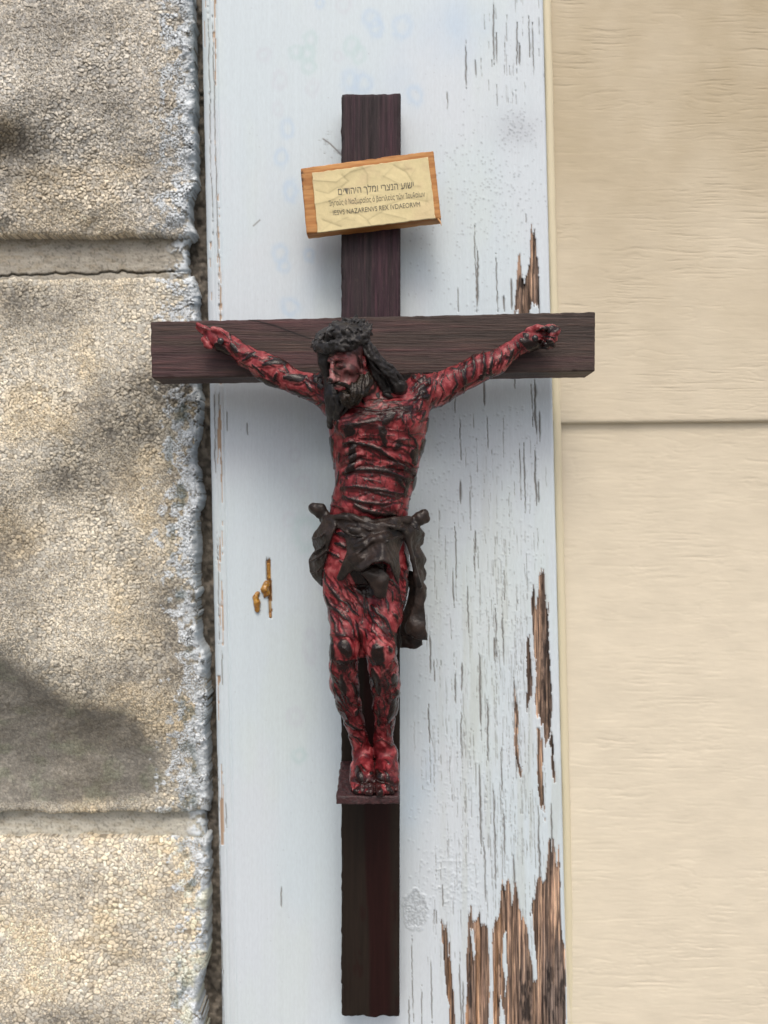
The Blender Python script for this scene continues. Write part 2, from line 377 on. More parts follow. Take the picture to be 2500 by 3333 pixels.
stone_wall = empty('stone_wall', P(250, 1666, 75.0))
tag(stone_wall, 'rough pebbly grey stone wall with pale blue paint smeared along its right edge', 'wall')
stone_block('stone_block', -130, 768, [(-150, -100, 3), (0, 0, 4), (0, 330, 10), (0, 390, 9), (40, 470, 3), (0, 560, 4), (150, 430, 6.5), (400, 300, 6), (400, 0, 4), (640, 300, 2), (620, 0, 2), (0, 690, 5), (0, 750, 2), (300, 750, 2), (560, 750, 1.5), (300, 690, 5), (560, 700, 3), (300, 560, 5), (600, 560, 2), (300, 150, 6), (120, 610, 4.5)],
            1, [], (1.09, 1.10, 1.11), stone_wall, [(20, 480, 130, 90, 1.1), (150, 120, 220, 110, .5), (60, 560, 160, 60, .6), (330, 330, 300, 50, .35), (600, 60, 40, 200, .5)])
mid = stone_block('stone_block', 905, 2642, [(-150, 930, 0), (0, 930, 0), (300, 930, 0), (600, 930, 0), (0, 1250, 4.5), (250, 1180, 4), (500, 1090, 3), (640, 1100, 1), (0, 1610, 10.5), (250, 1400, 9), (450, 1240, 6.5), (560, 1180, 4),
             (0, 1760, 8.6), (180, 1640, 7), (400, 1500, 4.2), (600, 1400, 1.6), (0, 2080, 14), (150, 2150, 13.5), (250, 2240, 12.5), (420, 2270, 10), (480, 2310, 9), (620, 2010, 3), (640, 1700, 2), (300, 1950, 9), (480, 1800, 5),
             (0, 2200, 7.5), (150, 2300, 5), (300, 2400, 3), (500, 2420, 4.5), (600, 2350, 4), (0, 2480, 0), (300, 2560, 0), (0, 2640, 2), (300, 2640, 2), (560, 2560, 2), (600, 2650, 1), (500, 2130, 6), (-150, 2100, 14), (-150, 2300, 5)],
            3, [[(-900, 2150), (-220, 2120), (0, 2128), (70, 2165), (140, 2225), (240, 2285), (400, 2312), (470, 2360), (520, 2440), (540, 2560), (470, 2600), (300, 2615), (-220, 2650), (-900, 2650)]], (1.10, 1.09, 1.04), stone_wall,
            [(540, 1260, 160, 100, .9), (420, 1400, 200, 130, .7), (250, 1560, 170, 80, .6), (60, 1000, 240, 100, .55), (20, 1800, 120, 230, .65), (570, 2080, 130, 200, .7), (400, 2190, 180, 60, .5), (160, 1560, 70, 60, .5), (560, 1560, 80, 200, .4)])
stone_block('stone_block', 2722, 3460, [(-150, 2700, 1.5), (0, 2720, .8), (300, 2730, .8), (560, 2740, .6), (0, 2790, 3.2), (300, 2790, 3), (560, 2790, 2), (0, 3000, 5), (300, 3000, 5), (560, 3000, 3), (0, 3300, 8), (300, 3330, 7), (560, 3330, 4), (-150, 3400, 8)],
            5, [], (1.23, 1.21, 1.15), stone_wall, [(230, 3330, 200, 60, .6), (20, 2800, 60, 60, .2), (560, 2900, 60, 60, .3)], 16.0)
def mortar(y0, y1, h0, seed, colr, forms):
    rows = int((y1 - y0) / 3.2); sv = np.concatenate([np.linspace(-2.2, 0, 70)[:-1], np.linspace(0, 1, 270)]); cols = len(sv)
    yy = np.linspace(0, 1, rows)[:, None] * np.ones((1, cols)); ss = sv[None, :] * np.ones((rows, 1))
    y = y0 + yy * (y1 - y0); xr = right_edge(y) - 6 - 8 * fbm2(y / 12, y * 0 + 1, 2, 3); x = -190 + ss * (xr + 190)
    h = h0 + rbf(forms, np.maximum(x, -190 + .12 * (x + 190)), y) + .9 * (fbm2(x / 60, y / 18, 4, seed) - .5) + .5 * (fbm2(x / 12, y / 6, 3, seed + 1) - .5)
    ck = np.exp(-((y - (y1 - 26) - 8 * (fbm2(x / 40, x * 0 + 2, 3, 5) - .5) * 3 + x * .028) / 3.0) ** 2) if seed == 2 else 0 * x
    h = h - 2.0 * ck
    pnt = paint_smear(x, y, xr) * sstep(80, 30, xr - x + 40 * (fbm2(x / 16, y / 16, 3, 4) - .5)) * sstep(.38, .52, fbm2(x / 14, y / 14, 3, 6)); h = h + pnt * 1.2
    ed = np.clip((xr - x) / 26, 0, 1); h = h - 6 * (1 - np.sqrt(1 - (1 - ed) ** 2))
    n = (.78 + .44 * fbm2(x / 40, y / 14, 4, seed + 2))[..., None]
    col = np.array(colr) * n
    och = sstep(.5, .72, fbm2(x / 30, y / 12, 3, 6))[..., None] * (ck[..., None] * .6 + .25)
    col = col * (1 - och) + np.array([.24, .18, .09]) * och
    col = col * (1 - .6 * ck[..., None])
    spk = sstep(.70, .78, vn2(x / 5, y / 5, 2))[..., None]; col = col * (1 - .35 * spk)
    col = col * (1 - pnt[..., None]) + np.array([.62, .68, .72]) * pnt[..., None]
    sheet('mortar_joint', P(x, y, 40.5 - h), M_mortar, stone_wall, {'col': col}, 75.0)
mortar(745, 925, .2, 2, (.36, .34, .29), [(0, 752, -2.0), (0, 790, -1), (0, 900, 1.5), (600, 752, -2), (600, 790, -1), (600, 900, 1.2)])
mortar(2612, 2745, -.4, 4, (.47, .46, .40), [(0, 2612, -4), (0, 2650, -3), (0, 2680, .5), (0, 2740, 1.8), (600, 2612, -4), (600, 2650, -3), (600, 2680, .5), (600, 2740, 1.4)])
# crumbly mortar seen in the slit beside the board
ys = np.linspace(-130, 3460, 560)[:, None] * np.ones((1, 70)); xs = np.linspace(520, 800, 70)[None, :] * np.ones((560, 1))
f1, f2, cid, tl1 = worley(xs / 16, ys / 16, 2)
hh = 2.5 * fbm2(xs / 40, ys / 40, 3, 1) + 1.6 * np.sqrt(np.clip(1 - (f1 / .7) ** 2, 0, 1)) * cid
cc = np.array([.13, .115, .095]) * (.5 + cid[..., None]) * (.6 + .8 * fbm2(xs / 50, ys / 50, 3, 4))[..., None]
sheet('gap_filling', P(xs, ys, 50.0 - hh), M_mortar, stone_wall, {'col': cc}, 75.0)

# ------------------------------------------------------------------ PAINTED BOARD
BY = 29.5
def L_(y): return 657 + .0205 * y
def R_(y): return 1767 + .0240 * y
def build_board():
    rows, cols = 1500, 470
    yy = np.linspace(-130, 3460, rows)[:, None] * np.ones((1, cols))
    s = np.linspace(0, 1, cols)[None, :] * np.ones((rows, 1))
    wob = 2.5 * (fbm2(yy / 60, yy * 0 + 1.5, 3, 2) - .5)
    x = L_(yy) + wob + s * (R_(yy) + 1.6 * (fbm2(yy / 50, yy * 0 + 8, 3, 3) - .5) - L_(yy) - wob); y = yy
    st = lambda a, b, k, o=4: fbm2(x / a, y / b, o, k)            # grain-wise stretched noise
    jx = x + 16 * (st(30, 120, 1) - .5) + 6 * (st(6, 40, 3) - .5); jy = y + 170 * (st(9, 300, 2, 3) - .5)
    bare = np.zeros(x.shape, bool)
    for pl in ([(1728, 745), (1742, 760), (1752, 850), (1756, 1040), (1676, 1040), (1684, 900), (1692, 855), (1704, 905), (1716, 880), (1722, 800)],
               [(1758, 1860), (1772, 1890), (1786, 1990), (1793, 2140), (1800, 2350), (1790, 2390), (1768, 2400), (1752, 2330), (1738, 2250), (1742, 2100), (1724, 2000), (1738, 1900), (1746, 1960)],
               [(1712, 2060), (1722, 2060), (1730, 2260), (1716, 2280)],
               [(1745, 2350), (1760, 2420), (1772, 2660), (1758, 2640), (1746, 2500)], [(1786, 2400), (1797, 2420), (1806, 2560), (1796, 2570)],
               [(1672, 2240), (1684, 2300), (1694, 2480), (1702, 2500), (1690, 2520), (1676, 2390)],
               [(1440, 2950), (1452, 2990), (1466, 3130), (1478, 3240), (1490, 3470), (1470, 3470), (1456, 3220), (1446, 3120)],
               [(1518, 3030), (1532, 2980), (1556, 2965), (1580, 3000), (1596, 2990), (1606, 3010), (1612, 2980), (1620, 2960), (1636, 2880), (1652, 2870), (1660, 2930), (1672, 2870), (1690, 2920), (1706, 2990), (1722, 3010), (1738, 2930),
                (1752, 2880), (1774, 2860), (1786, 2770), (1818, 2770), (1824, 2960), (1836, 3100), (1846, 3470), (1512, 3470), (1520, 3250)]):
        bare |= inpoly(pl, jx, jy)
    for pl in ([(1584, 2950), (1600, 2950), (1604, 3150), (1608, 3470), (1588, 3470), (1592, 3200)], [(1716, 2980), (1732, 2980), (1742, 3090), (1748, 3190), (1736, 3200), (1722, 3080)], [(1636, 3040), (1648, 3040), (1652, 3160), (1644, 3240), (1636, 3120)],
               [(1528, 3020), (1540, 3020), (1548, 3110), (1540, 3120)], [(1630, 3250), (1644, 3300), (1652, 3470), (1622, 3470)]):
        bare &= ~inpoly(pl, x + 8 * (st(20, 60, 4) - .5), y + 60 * (st(8, 200, 5) - .5))
    # left arris: long slivers of bare wood
    dl = x - L_(y)
    sl = (st(5, 130, 6, 4) + .25 * (vn2(y / 260, y * 0 + 3.3, 1) - .5))
    bare |= ((np.abs(dl - 12 - 5 * (vn2(y / 200, y * 0, 2) - .5)) < 5) | (np.abs(dl - 36 - 8 * (vn2(y / 300, y * 0, 4) - .5)) < 8)) & (sl > .60) & (y < 1250)
    bare |= (np.abs(dl - 26 - 10 * (vn2(y / 160, y * 0, 2) - .5)) < 7) & (sl > .60) & (y > 1200) & (y < 2100)
    bare |= (np.abs(dl - 12) < 6) & (sl > .55) & (y > 2200) & (y < 2750)
    # cracks running down the grain
    crack = np.zeros(x.shape); lift = np.zeros(x.shape)
    def add_crack(cx0, ya, yb, wpx, wander, amp=1.0):
        r0, r1 = np.searchsorted(yy[:, 0], [ya, yb])
        if r1 - r0 < 3: return
        yv = yy[r0:r1, 0]; cx = cx0 + .022 * (yv - ya) + wander * .5 * (vn2(yv / 70 + cx0, yv * 0 + cx0 * .37, 3) - .5) * 2 + wander * .35 * (vn2(yv / 12 + cx0, yv * 0, 5) - .5) * 2
        t = (yv - ya) / (yb - ya); ww = .60 * wpx * np.clip(np.minimum(t, 1 - t) * 5, .15, 1) * (.6 + .8 * vn2(yv / 30, yv * 0 + cx0, 2))
        dd = (x[r0:r1] - cx[:, None])
        c = np.exp(-(dd / ww[:, None]) ** 2) * amp
        crack[r0:r1] = np.maximum(crack[r0:r1], c)
        lift[r0:r1] += .16 * amp * np.exp(-((dd - 2.2 * ww[:, None]) / (2.5 * ww[:, None])) ** 2)
    for c in ((1605, 0, 215, 3.4), (1615, 100, 220, 2.6), (1515, 130, 300, 3), (1548, 190, 255, 2.4), (1680, 60, 220, 3), (1690, 140, 215, 4), (1722, 40, 190, 2.4), (1733, 70, 260, 2.2), (1455, 290, 365, 2.2), (1545, 720, 1020, 3), (1552, 800, 1010, 4.5), (1490, 930, 1015, 2),
              (1615, 820, 1015, 2.4), (1640, 960, 1015, 3.5), (1664, 900, 1015, 4.5), (1712, 690, 730, 2.5), (1575, 1225, 1330, 4), (1478, 1230, 1345, 2.4), (1740, 1225, 1430, 5), (1730, 1240, 1390, 2), (1675, 1230, 1270, 2.4), (1754, 1330, 1445, 3.4),
              (1496, 1345, 1520, 2), (1498, 1560, 1640, 4.5), (1585, 1340, 1470, 2), (1740, 1450, 1660, 4), (1752, 1560, 1640, 3.5), (1704, 1440, 1700, 2.6), (1690, 1440, 1640, 2), (1480, 1700, 1890, 2.6), (1548, 1720, 1800, 3), (1640, 1850, 1960, 2.4),
              (1474, 1840, 1980, 2.6), (1520, 1900, 2070, 3), (1544, 1740, 1900, 2), (1612, 1960, 2170, 2.6), (1635, 1990, 2180, 3.4), (1608, 2070, 2150, 4), (1400, 2060, 2200, 3.6), (1412, 2140, 2230, 2.4), (1480, 2190, 2300, 3.6), (1502, 2150, 2260, 4), (1560, 2110, 2380, 4),
              (1586, 2270, 2480, 3.6), (1395, 2290, 2430, 3), (1672, 2200, 2390, 5), (1560, 2480, 2780, 4), (1575, 2720, 2950, 3), (1606, 2550, 2900, 3.4), (1640, 2640, 2800, 3), (1680, 2380, 2520, 5), (1500, 2300, 2500, 2.4), (1630, 2420, 2600, 2.2), (1672, 2780, 2900, 4),
              (1752, 2620, 2900, 4), (1795, 2610, 2790, 4), (1340, 3040, 3333, 1.8), (1372, 3200, 3400, 2.2), (1400, 3100, 3333, 2.2), (1440, 2880, 2960, 2.2), (1330, 3230, 3450, 2.6), (1496, 3100, 3400, 3), (1506, 3180, 3400, 3), (1412, 2960, 3020, 2), (1420, 2955, 3010, 2),
              (697, 1260, 1560, 3.2), (712, 1270, 1350, 2.4), (738, 1340, 1410, 2.4), (806, 1370, 1420, 2.2), (915, 2880, 2960, 3.4), (722, 2110, 2230, 2.4), (722, 1500, 1560, 2), (706, 1700, 2100, 1.8), (692, 0, 1000, 2.2), (676, 0, 800, 2.0), (707, 2400, 3450, 1.6), (735, 2600, 2700, 2), (868, 1810, 1905, 2.6)):
        add_crack(c[0], c[1], c[2], c[3], 5 if c[2] - c[1] > 120 else 3, 1.0)
    r2 = np.random.default_rng(21)
    for i in range(620):
        cx = r2.triangular(1340, 1700, 1790); cy = r2.triangular(1300, 2500, 3300); add_crack(cx, cy, cy + r2.uniform(20, 150), r2.uniform(.8, 2.0), 4, r2.uniform(.15, .6))
    for i in range(40):
        cx = r2.uniform(1560, 1770); cy = r2.uniform(-100, 300); add_crack(cx, cy, cy + r2.uniform(20, 90), r2.uniform(.9, 1.6), 3, r2.uniform(.3, .7))
    bf = bare.astype(float)
    def blur(a, k):
        for ax in (0, 1):
            c = np.cumsum(np.pad(a, [(k + 1, k) if q == ax else (0, 0) for q in (0, 1)], mode='edge'), axis=ax)
            a = (np.take(c, np.arange(2 * k + 1, c.shape[ax]), ax) - np.take(c, np.arange(0, c.shape[ax] - 2 * k - 1), ax)) / (2 * k + 1)
        return a
    soft = blur(bf, 1); near = blur(bf, 6)
    crack *= (1 - bf)
    # height in mm
    h = .10 * (st(60, 600, 5) - .5) + .05 * (st(4, 220, 7, 3) - .5)
    rough_zone = sstep(1340, 1560, x) * sstep(1300, 2000, y)
    h += rough_zone * (.22 * (st(14, 120, 2) - .5) + .10 * (st(5, 18, 4) - .5))
    h -= soft * .75; h += (1 - bf) * near * .55 * (.3 + st(12, 60, 0))
    grain = st(4.5, 420, 1, 3)
    h += bf * (.85 * (grain - .5) + .25 * (st(3, 60, 2) - .5))
    h -= crack * .7; h += lift * (1 - crack) * .8
    # blisters, their lower-side shade painted in as dark dots
    blister_shade = np.zeros(x.shape)
    def dots(n, x0, x1, y0, y1, hb, hp, seed, rs=(2.6, 5.0)):
        r = np.random.default_rng(seed); dy = yy[1, 0] - yy[0, 0]
        for i in range(n):
            if seed % 2: cx, cy = r.normal((x0 + x1) / 2, (x1 - x0) / 4), r.normal((y0 + y1) / 2, (y1 - y0) / 4)
            else: cx, cy = r.uniform(x0, x1), r.uniform(y0, y1)
            rr = r.uniform(*rs); j = int((cy - yy[0, 0]) / dy); a = max(0, j - 9); b = min(rows, j + 10)
            if b <= a: continue
            cj = int((cx - x[min(max(j, 0), rows - 1), 0]) / (x[0, 1] - x[0, 0])); c0 = max(0, cj - 9); c1 = min(cols, cj + 10)
            if c1 <= c0: continue
            d2 = (x[a:b, c0:c1] - cx) ** 2 + (y[a:b, c0:c1] - cy) ** 2
            h[a:b, c0:c1] += .6 * hb * r.uniform(.3, 1.2) * np.exp(-d2 / rr ** 2)
            blister_shade[a:b, c0:c1] = np.maximum(blister_shade[a:b, c0:c1], hp * r.uniform(.3, 1) * np.exp(-((x[a:b, c0:c1] - cx) ** 2 + (y[a:b, c0:c1] - cy - rr * .5) ** 2) / (rr * .62) ** 2))
    dots(300, 1440, 1770, 350, 820, .10, .8, 31); dots(110, 1620, 1760, 340, 480, .1, .9, 33, (2.4, 4.5)); dots(110, 1330, 1720, 620, 1010, .14, .75, 34); dots(150, 1330, 1760, 60, 1000, .06, .5, 36, (1.8, 3))
    dots(520, 1330, 1760, 1320, 2050, .26, .6, 38, (2.4, 4.6)); dots(360, 1330, 1700, 1950, 2950, .25, .5, 40, (2.4, 4.6)); dots(200, 1390, 1560, 2780, 2980, .3, .3, 41, (2.6, 5)); dots(150, 700, 1300, 0, 3333, .10, .6, 42, (1.6, 2.8)); dots(120, 1370, 1560, 2420, 2900, .28, .3, 44, (2.6, 5))
    # resin-wrinkled knots
    kn = np.zeros(x.shape)
    for (cx, cy, rx, ry) in ((1352, 2962, 42, 66), (1062, 450, 36, 24), (1092, 500, 40, 16)):
        d = np.hypot((x - cx) / rx, (y - cy) / ry) + .35 * (fbm2(x / 14, y / 14, 3, 1) - .5)
        kk = sstep(1.05, .85, d); wr = np.abs(fbm2(x / 9 + 3, y / 6, 3, 6) - .5) * 2
        if cx < 1200: kk = kk * sstep(.5, .6, fbm2(x / 16, y / 10, 3, 2))
        h += kk * (.5 * (wr - .25)) + .3 * np.exp(-((d - .95) / .09) ** 2) * (cx > 1200); kn = np.maximum(kn, kk * (.35 + sstep(.22, .02, wr)))
    cl = segdist([(1052, 452), (1075, 468), (1095, 488), (1112, 505)], x, y)[0]; crack = np.maximum(crack, .8 * np.exp(-(cl / 2.4) ** 2))
    cl = segdist([(825, 735), (846, 716)], x, y)[0]; crack = np.maximum(crack, .7 * np.exp(-(cl / 2.2) ** 2))
    # slot where the sap ran out
    slot = inpoly([(866, 1826), (880, 1815), (884, 1900), (886, 1990), (884, 2012), (877, 2012), (872, 1930), (868, 1880)], x + 2 * (vn2(x / 4, y / 10, 2) - .5), y).astype(float)
    h -= .9 * blur(slot, 1)
    # arrises
    for e, rr in ((x - L_(y), 26.0), (R_(y) - x, 9.0)):
        t = np.clip(e / rr, 0, 1); h -= rr * .11 * (1 - np.sqrt(1 - (1 - t) ** 2))
    ridge = np.exp(-((dl - 22) / 3.5) ** 2) + np.exp(-((dl - 45) / 3) ** 2); h -= .5 * ridge * (.3 + st(10, 200, 3))
    # colours
    pr = np.array([.585, .675, .725]); col = pr * np.ones(x.shape + (3,))
    lilac = sstep(.35, .7, fbm2(x / 330, y / 420, 4, 2))[..., None]; col = col * (1 - lilac * .4) + np.array([.635, .665, .715]) * lilac * .4
    green = sstep(.5, .75, fbm2(x / 150 + 4, y / 420, 4, 5))[..., None]; col = col * (1 - green * .4) + np.array([.60, .69, .68]) * green * .4
    col *= (.97 + .06 * st(5, 500, 3))[..., None]
    rgb_b = np.array([.48, .605, .73]); rgb_g = np.array([.49, .625, .645])
    for (cx, cy, rx, ry, kind) in ((1010, 130, 20, 26, 1), (1000, 175, 22, 26, 1), (1005, 215, 20, 24, 1), (965, 170, 20, 22, 1), (1145, 150, 22, 28, 1), (1168, 180, 20, 24, 1), (1210, 62, 24, 26, 0), (1222, 92, 22, 28, 0), (1310, 85, 28, 34, 0), (910, 258, 22, 28, 2), (1018, 288, 20, 26, 2), (1140, 262, 26, 34, 0), (1182, 272, 30, 30, 0), (1350, 310, 24, 30, 0),
              (915, 512, 20, 26, 0), (945, 620, 22, 30, 0), (935, 420, 20, 28, 0), (912, 825, 22, 30, 0), (925, 865, 18, 22, 0), (945, 1000, 28, 26, 0), (985, 1575, 22, 26, 2), (940, 1690, 18, 22, 2), (1000, 1735, 40, 50, 1), (860, 180, 20, 22, 2), (1040, 10, 14, 16, 0), (1120, 14, 22, 26, 2), (1005, 830, 16, 22, 0), (905, 355, 16, 20, 2), (1060, 1900, 24, 26, 2), (1010, 2110, 20, 50, 2),
              (960, 2330, 24, 28, 2), (975, 2460, 20, 20, 1), (960, 1480, 16, 20, 2), (1100, 185, 14, 16, 2)):
        d = np.hypot((x - cx) / rx, (y - cy) / ry) + .7 * (fbm2(x / 20, y / 20, 3, 3) - .5)
        ring = (np.exp(-((d - .92) / .42) ** 2) * (.45 if kind == 2 else .60) * (.6 + .7 * fbm2(x / 30, y / 30, 2, 6)))[..., None]
        tgt = (rgb_b, rgb_g, np.array([.55, .60, .66]))[kind]
        col = col * (1 - ring) + tgt * ring
    for (cx, cy, rx, ry, a) in ((1490, 90, 120, 110, .6), (1330, 2600, 40, 120, .5), (1395, 2520, 30, 140, .3), (1680, 420, 80, 60, -.35), (1150, 2400, 60, 200, .25), (1300, 250, 60, 100, .3)):
        g = (abs(a) * np.exp(-(((x - cx) / rx) ** 2 + ((y - cy) / ry) ** 2)) * (.5 + fbm2(x / 60, y / 60, 3, 1)))[..., None]
        col = col * (1 - g) + (rgb_b if a > 0 else np.array([.36, .38, .42])) * g
    mould = (rough_zone * sstep(.52, .75, st(26, 340, 6)) * .35)[..., None]; col = col * (1 - mould) + np.array([.47, .51, .46]) * mould
    grime = (sstep(60, 0, dl) * .25 * st(8, 90, 1))[..., None]; col = col * (1 - grime) + np.array([.30, .30, .29]) * grime
    fine = np.clip(crack * 1.3, 0, 1)[..., None]; col = col * (1 - fine) + np.array([.20, .195, .185]) * fine
    hl = np.clip(blister_shade, 0, 1)[..., None]; col = col * (1 - .75 * hl) + np.array([.16, .18, .20]) * .75 * hl
    kk = np.clip(kn, 0, 1)[..., None] * .55; col = col * (1 - kk) + np.array([.27, .295, .32]) * kk
    # bare timber: orange early wood, silver-grey late wood, black mildew
    g1 = st(5, 500, 1, 3)[..., None]; g2 = st(22, 260, 5, 4)[..., None]; g3 = st(9, 46, 3, 4)[..., None]
    g4 = st(2.6, 300, 2, 2)[..., None]; lw_ = sstep(.40, .58, g1)
    wood = np.array([.44, .325, .24]) * (1 - lw_) + np.array([.18, .135, .108]) * lw_
    greyw = (.45 + .5 * sstep(1660, 1800, x) * sstep(2300, 2900, y))[..., None] * sstep(.38, .62, g2)
    wood = wood * (1 - greyw) + np.array([.16, .135, .12]) * (.5 + 1.1 * g4) * greyw
    mil = .85 * sstep(.50, .66, g3) * sstep(.32, .6, g2)
    wood = wood * (1 - mil) + np.array([.028, .025, .025]) * mil
    ora = (sstep(.55, .7, st(10, 700, 6, 3)) * (x < 1640))[..., None] * .5; wood = wood * (1 - ora) + np.array([.42, .25, .13]) * ora
    wood = wood * (.45 + .75 * sstep(.35, .6, grain) + .25 * st(2.2, 160, 4, 2))[..., None]
    leftw = (x < 900)[..., None]; wood = np.where(leftw, np.array([.47, .35, .255]) * (.55 + .8 * g1), wood)
    col = np.where(bare[..., None], wood, col)
    # torn paint rim shows its chalky thickness
    rim = ((1 - bf) * sstep(.05, .4, soft))[..., None]; col = col * (1 - .4 * rim) + np.array([.70, .74, .77]) * .4 * rim
    sw = slot[..., None]; ssp = sstep(.45, .6, vn2(x / 7, y / 12, 1))[..., None]
    col = col * (1 - sw) + (np.array([.20, .095, .03]) * (1 - ssp) + np.array([.42, .30, .17]) * ssp) * sw
    rough = .46 + .42 * bf + .2 * fine[..., 0] + .05 * st(40, 200, 2)
    return x, y, h, np.clip(col, .01, .9), rough, bf * (1 - leftw[..., 0])
bx, by, bh, bcol, brough, bbare = build_board()
board = sheet('painted_board', P(bx, by, BY - bh), M_board, None, {'col': bcol, 'rough': brough, 'bare': bbare}, 60.0)
tag(board, 'upright timber board in peeling pale blue paint, bare brown wood at its lower right', 'board')
def board_y(px, py):
    i = int(np.clip((py + 130) / (3590 / 1499), 0, 1499)); j = int(np.clip((px - bx[i, 0]) / (bx[i, 1] - bx[i, 0]), 0, 469))
    return BY - bh[i, j]

# ------------------------------------------------------------------ SIDING
siding = empty('siding_wall', P(2150, 1666, 60.0))
tag(siding, 'beige embossed lap siding wall at the right of the blue board', 'wall')
def siding_panel(y0f, y1f, Ytop, Ybot, seed):
    rows = 620; xv = np.concatenate([np.linspace(1760, 2700, 190), np.linspace(2700, 4600, 90)[1:]]); cols = len(xv)
    xx = xv[None, :] * np.ones((rows, 1)); t = np.linspace(0, 1, rows)[:, None] * np.ones((1, cols))
    y = y0f(xx) + t * (y1f(xx) - y0f(xx)); x = xx
    warp = 26 * (fbm2(x / 160, y / 60, 3, seed) - .5)
    g = fbm2(x / 120, (y + warp) / 5.2, 3, seed + 1); ln = np.clip(g - .60, 0, 1) * 5
    zone = .45 + .75 * sstep(.42, .62, fbm2(x / 300, y / 260, 3, seed + 2))
    g2 = fbm2(x / 200, (y + warp * 1.6) / 24, 3, seed + 3); crease = np.exp(-((g2 - .5) / .018) ** 2) * sstep(.5, .62, fbm2(x / 150, y / 80, 2, seed + 4))
    h = .22 * (fbm2(x / 90, y / 40, 4, seed) - .5) - zone * ln * .12 + .06 * zone * (fbm2(x / 50, (y + warp) / 5, 3, seed + 5) - .5) - .10 * crease
    e = np.clip((y1f(x) - y) / 14, 0, 1); h -= 1.0 * (1 - np.sqrt(1 - (1 - e) ** 2))
    Yd = Ytop + (Ybot - Ytop) * t - h
    base = np.array([.69, .628, .498]); col = base * (.94 + .12 * fbm2(x / 90, y / 60, 4, seed + 3))[..., None]
    dirt_shade = (.80 * sstep(2300, -300, y) * (.6 + .8 * fbm2(x / 160, y / 220, 4, 2)))[..., None]  # shading painted into the colour, darker towards the top
    col = col * (1 - dirt_shade) + np.array([.42, .35, .23]) * dirt_shade
    lime = (sstep(2250, 2550, x) * sstep(2000, 2900, y) * sstep(.42, .65, fbm2(x / 120, y / 160, 3, 1)) * .35)[..., None]; col = col * (1 - lime) + np.array([.66, .61, .50]) * lime
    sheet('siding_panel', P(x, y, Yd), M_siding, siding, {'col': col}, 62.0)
seam = lambda x: 1380 - (x - 1810) * .0105
siding_panel(lambda x: x * 0 - 140, lambda x: seam(x) - 2, 47.5, 44.0, 1)
siding_panel(lambda x: seam(x) - 16, lambda x: x * 0 + 3480, 47.2, 43.0, 4)
# bead of caulk between the siding and the board
ys = np.linspace(-140, 3470, 400); ang = np.linspace(0, math.pi, 9)
ctr = R_(ys) + 13 + 3 * (fbm2(ys / 220, ys * 0, 2, 3) - .5)
cv = np.stack([P(ctr + 13 * (1 + .2 * (fbm2(ys / 60, ys * 0 + 5, 2, 1) - .5)) * -math.cos(a), ys, 44.5 - 1.2 * math.sin(a)) for a in ang], 1)
ci = np.arange(cv.shape[0] * 9).reshape(-1, 9)
mesh_obj('caulk_bead', cv.reshape(-1, 3), np.stack([ci[:-1, :-1], ci[1:, :-1], ci[1:, 1:], ci[:-1, 1:]], -1).reshape(-1, 4), M_caulk, siding)

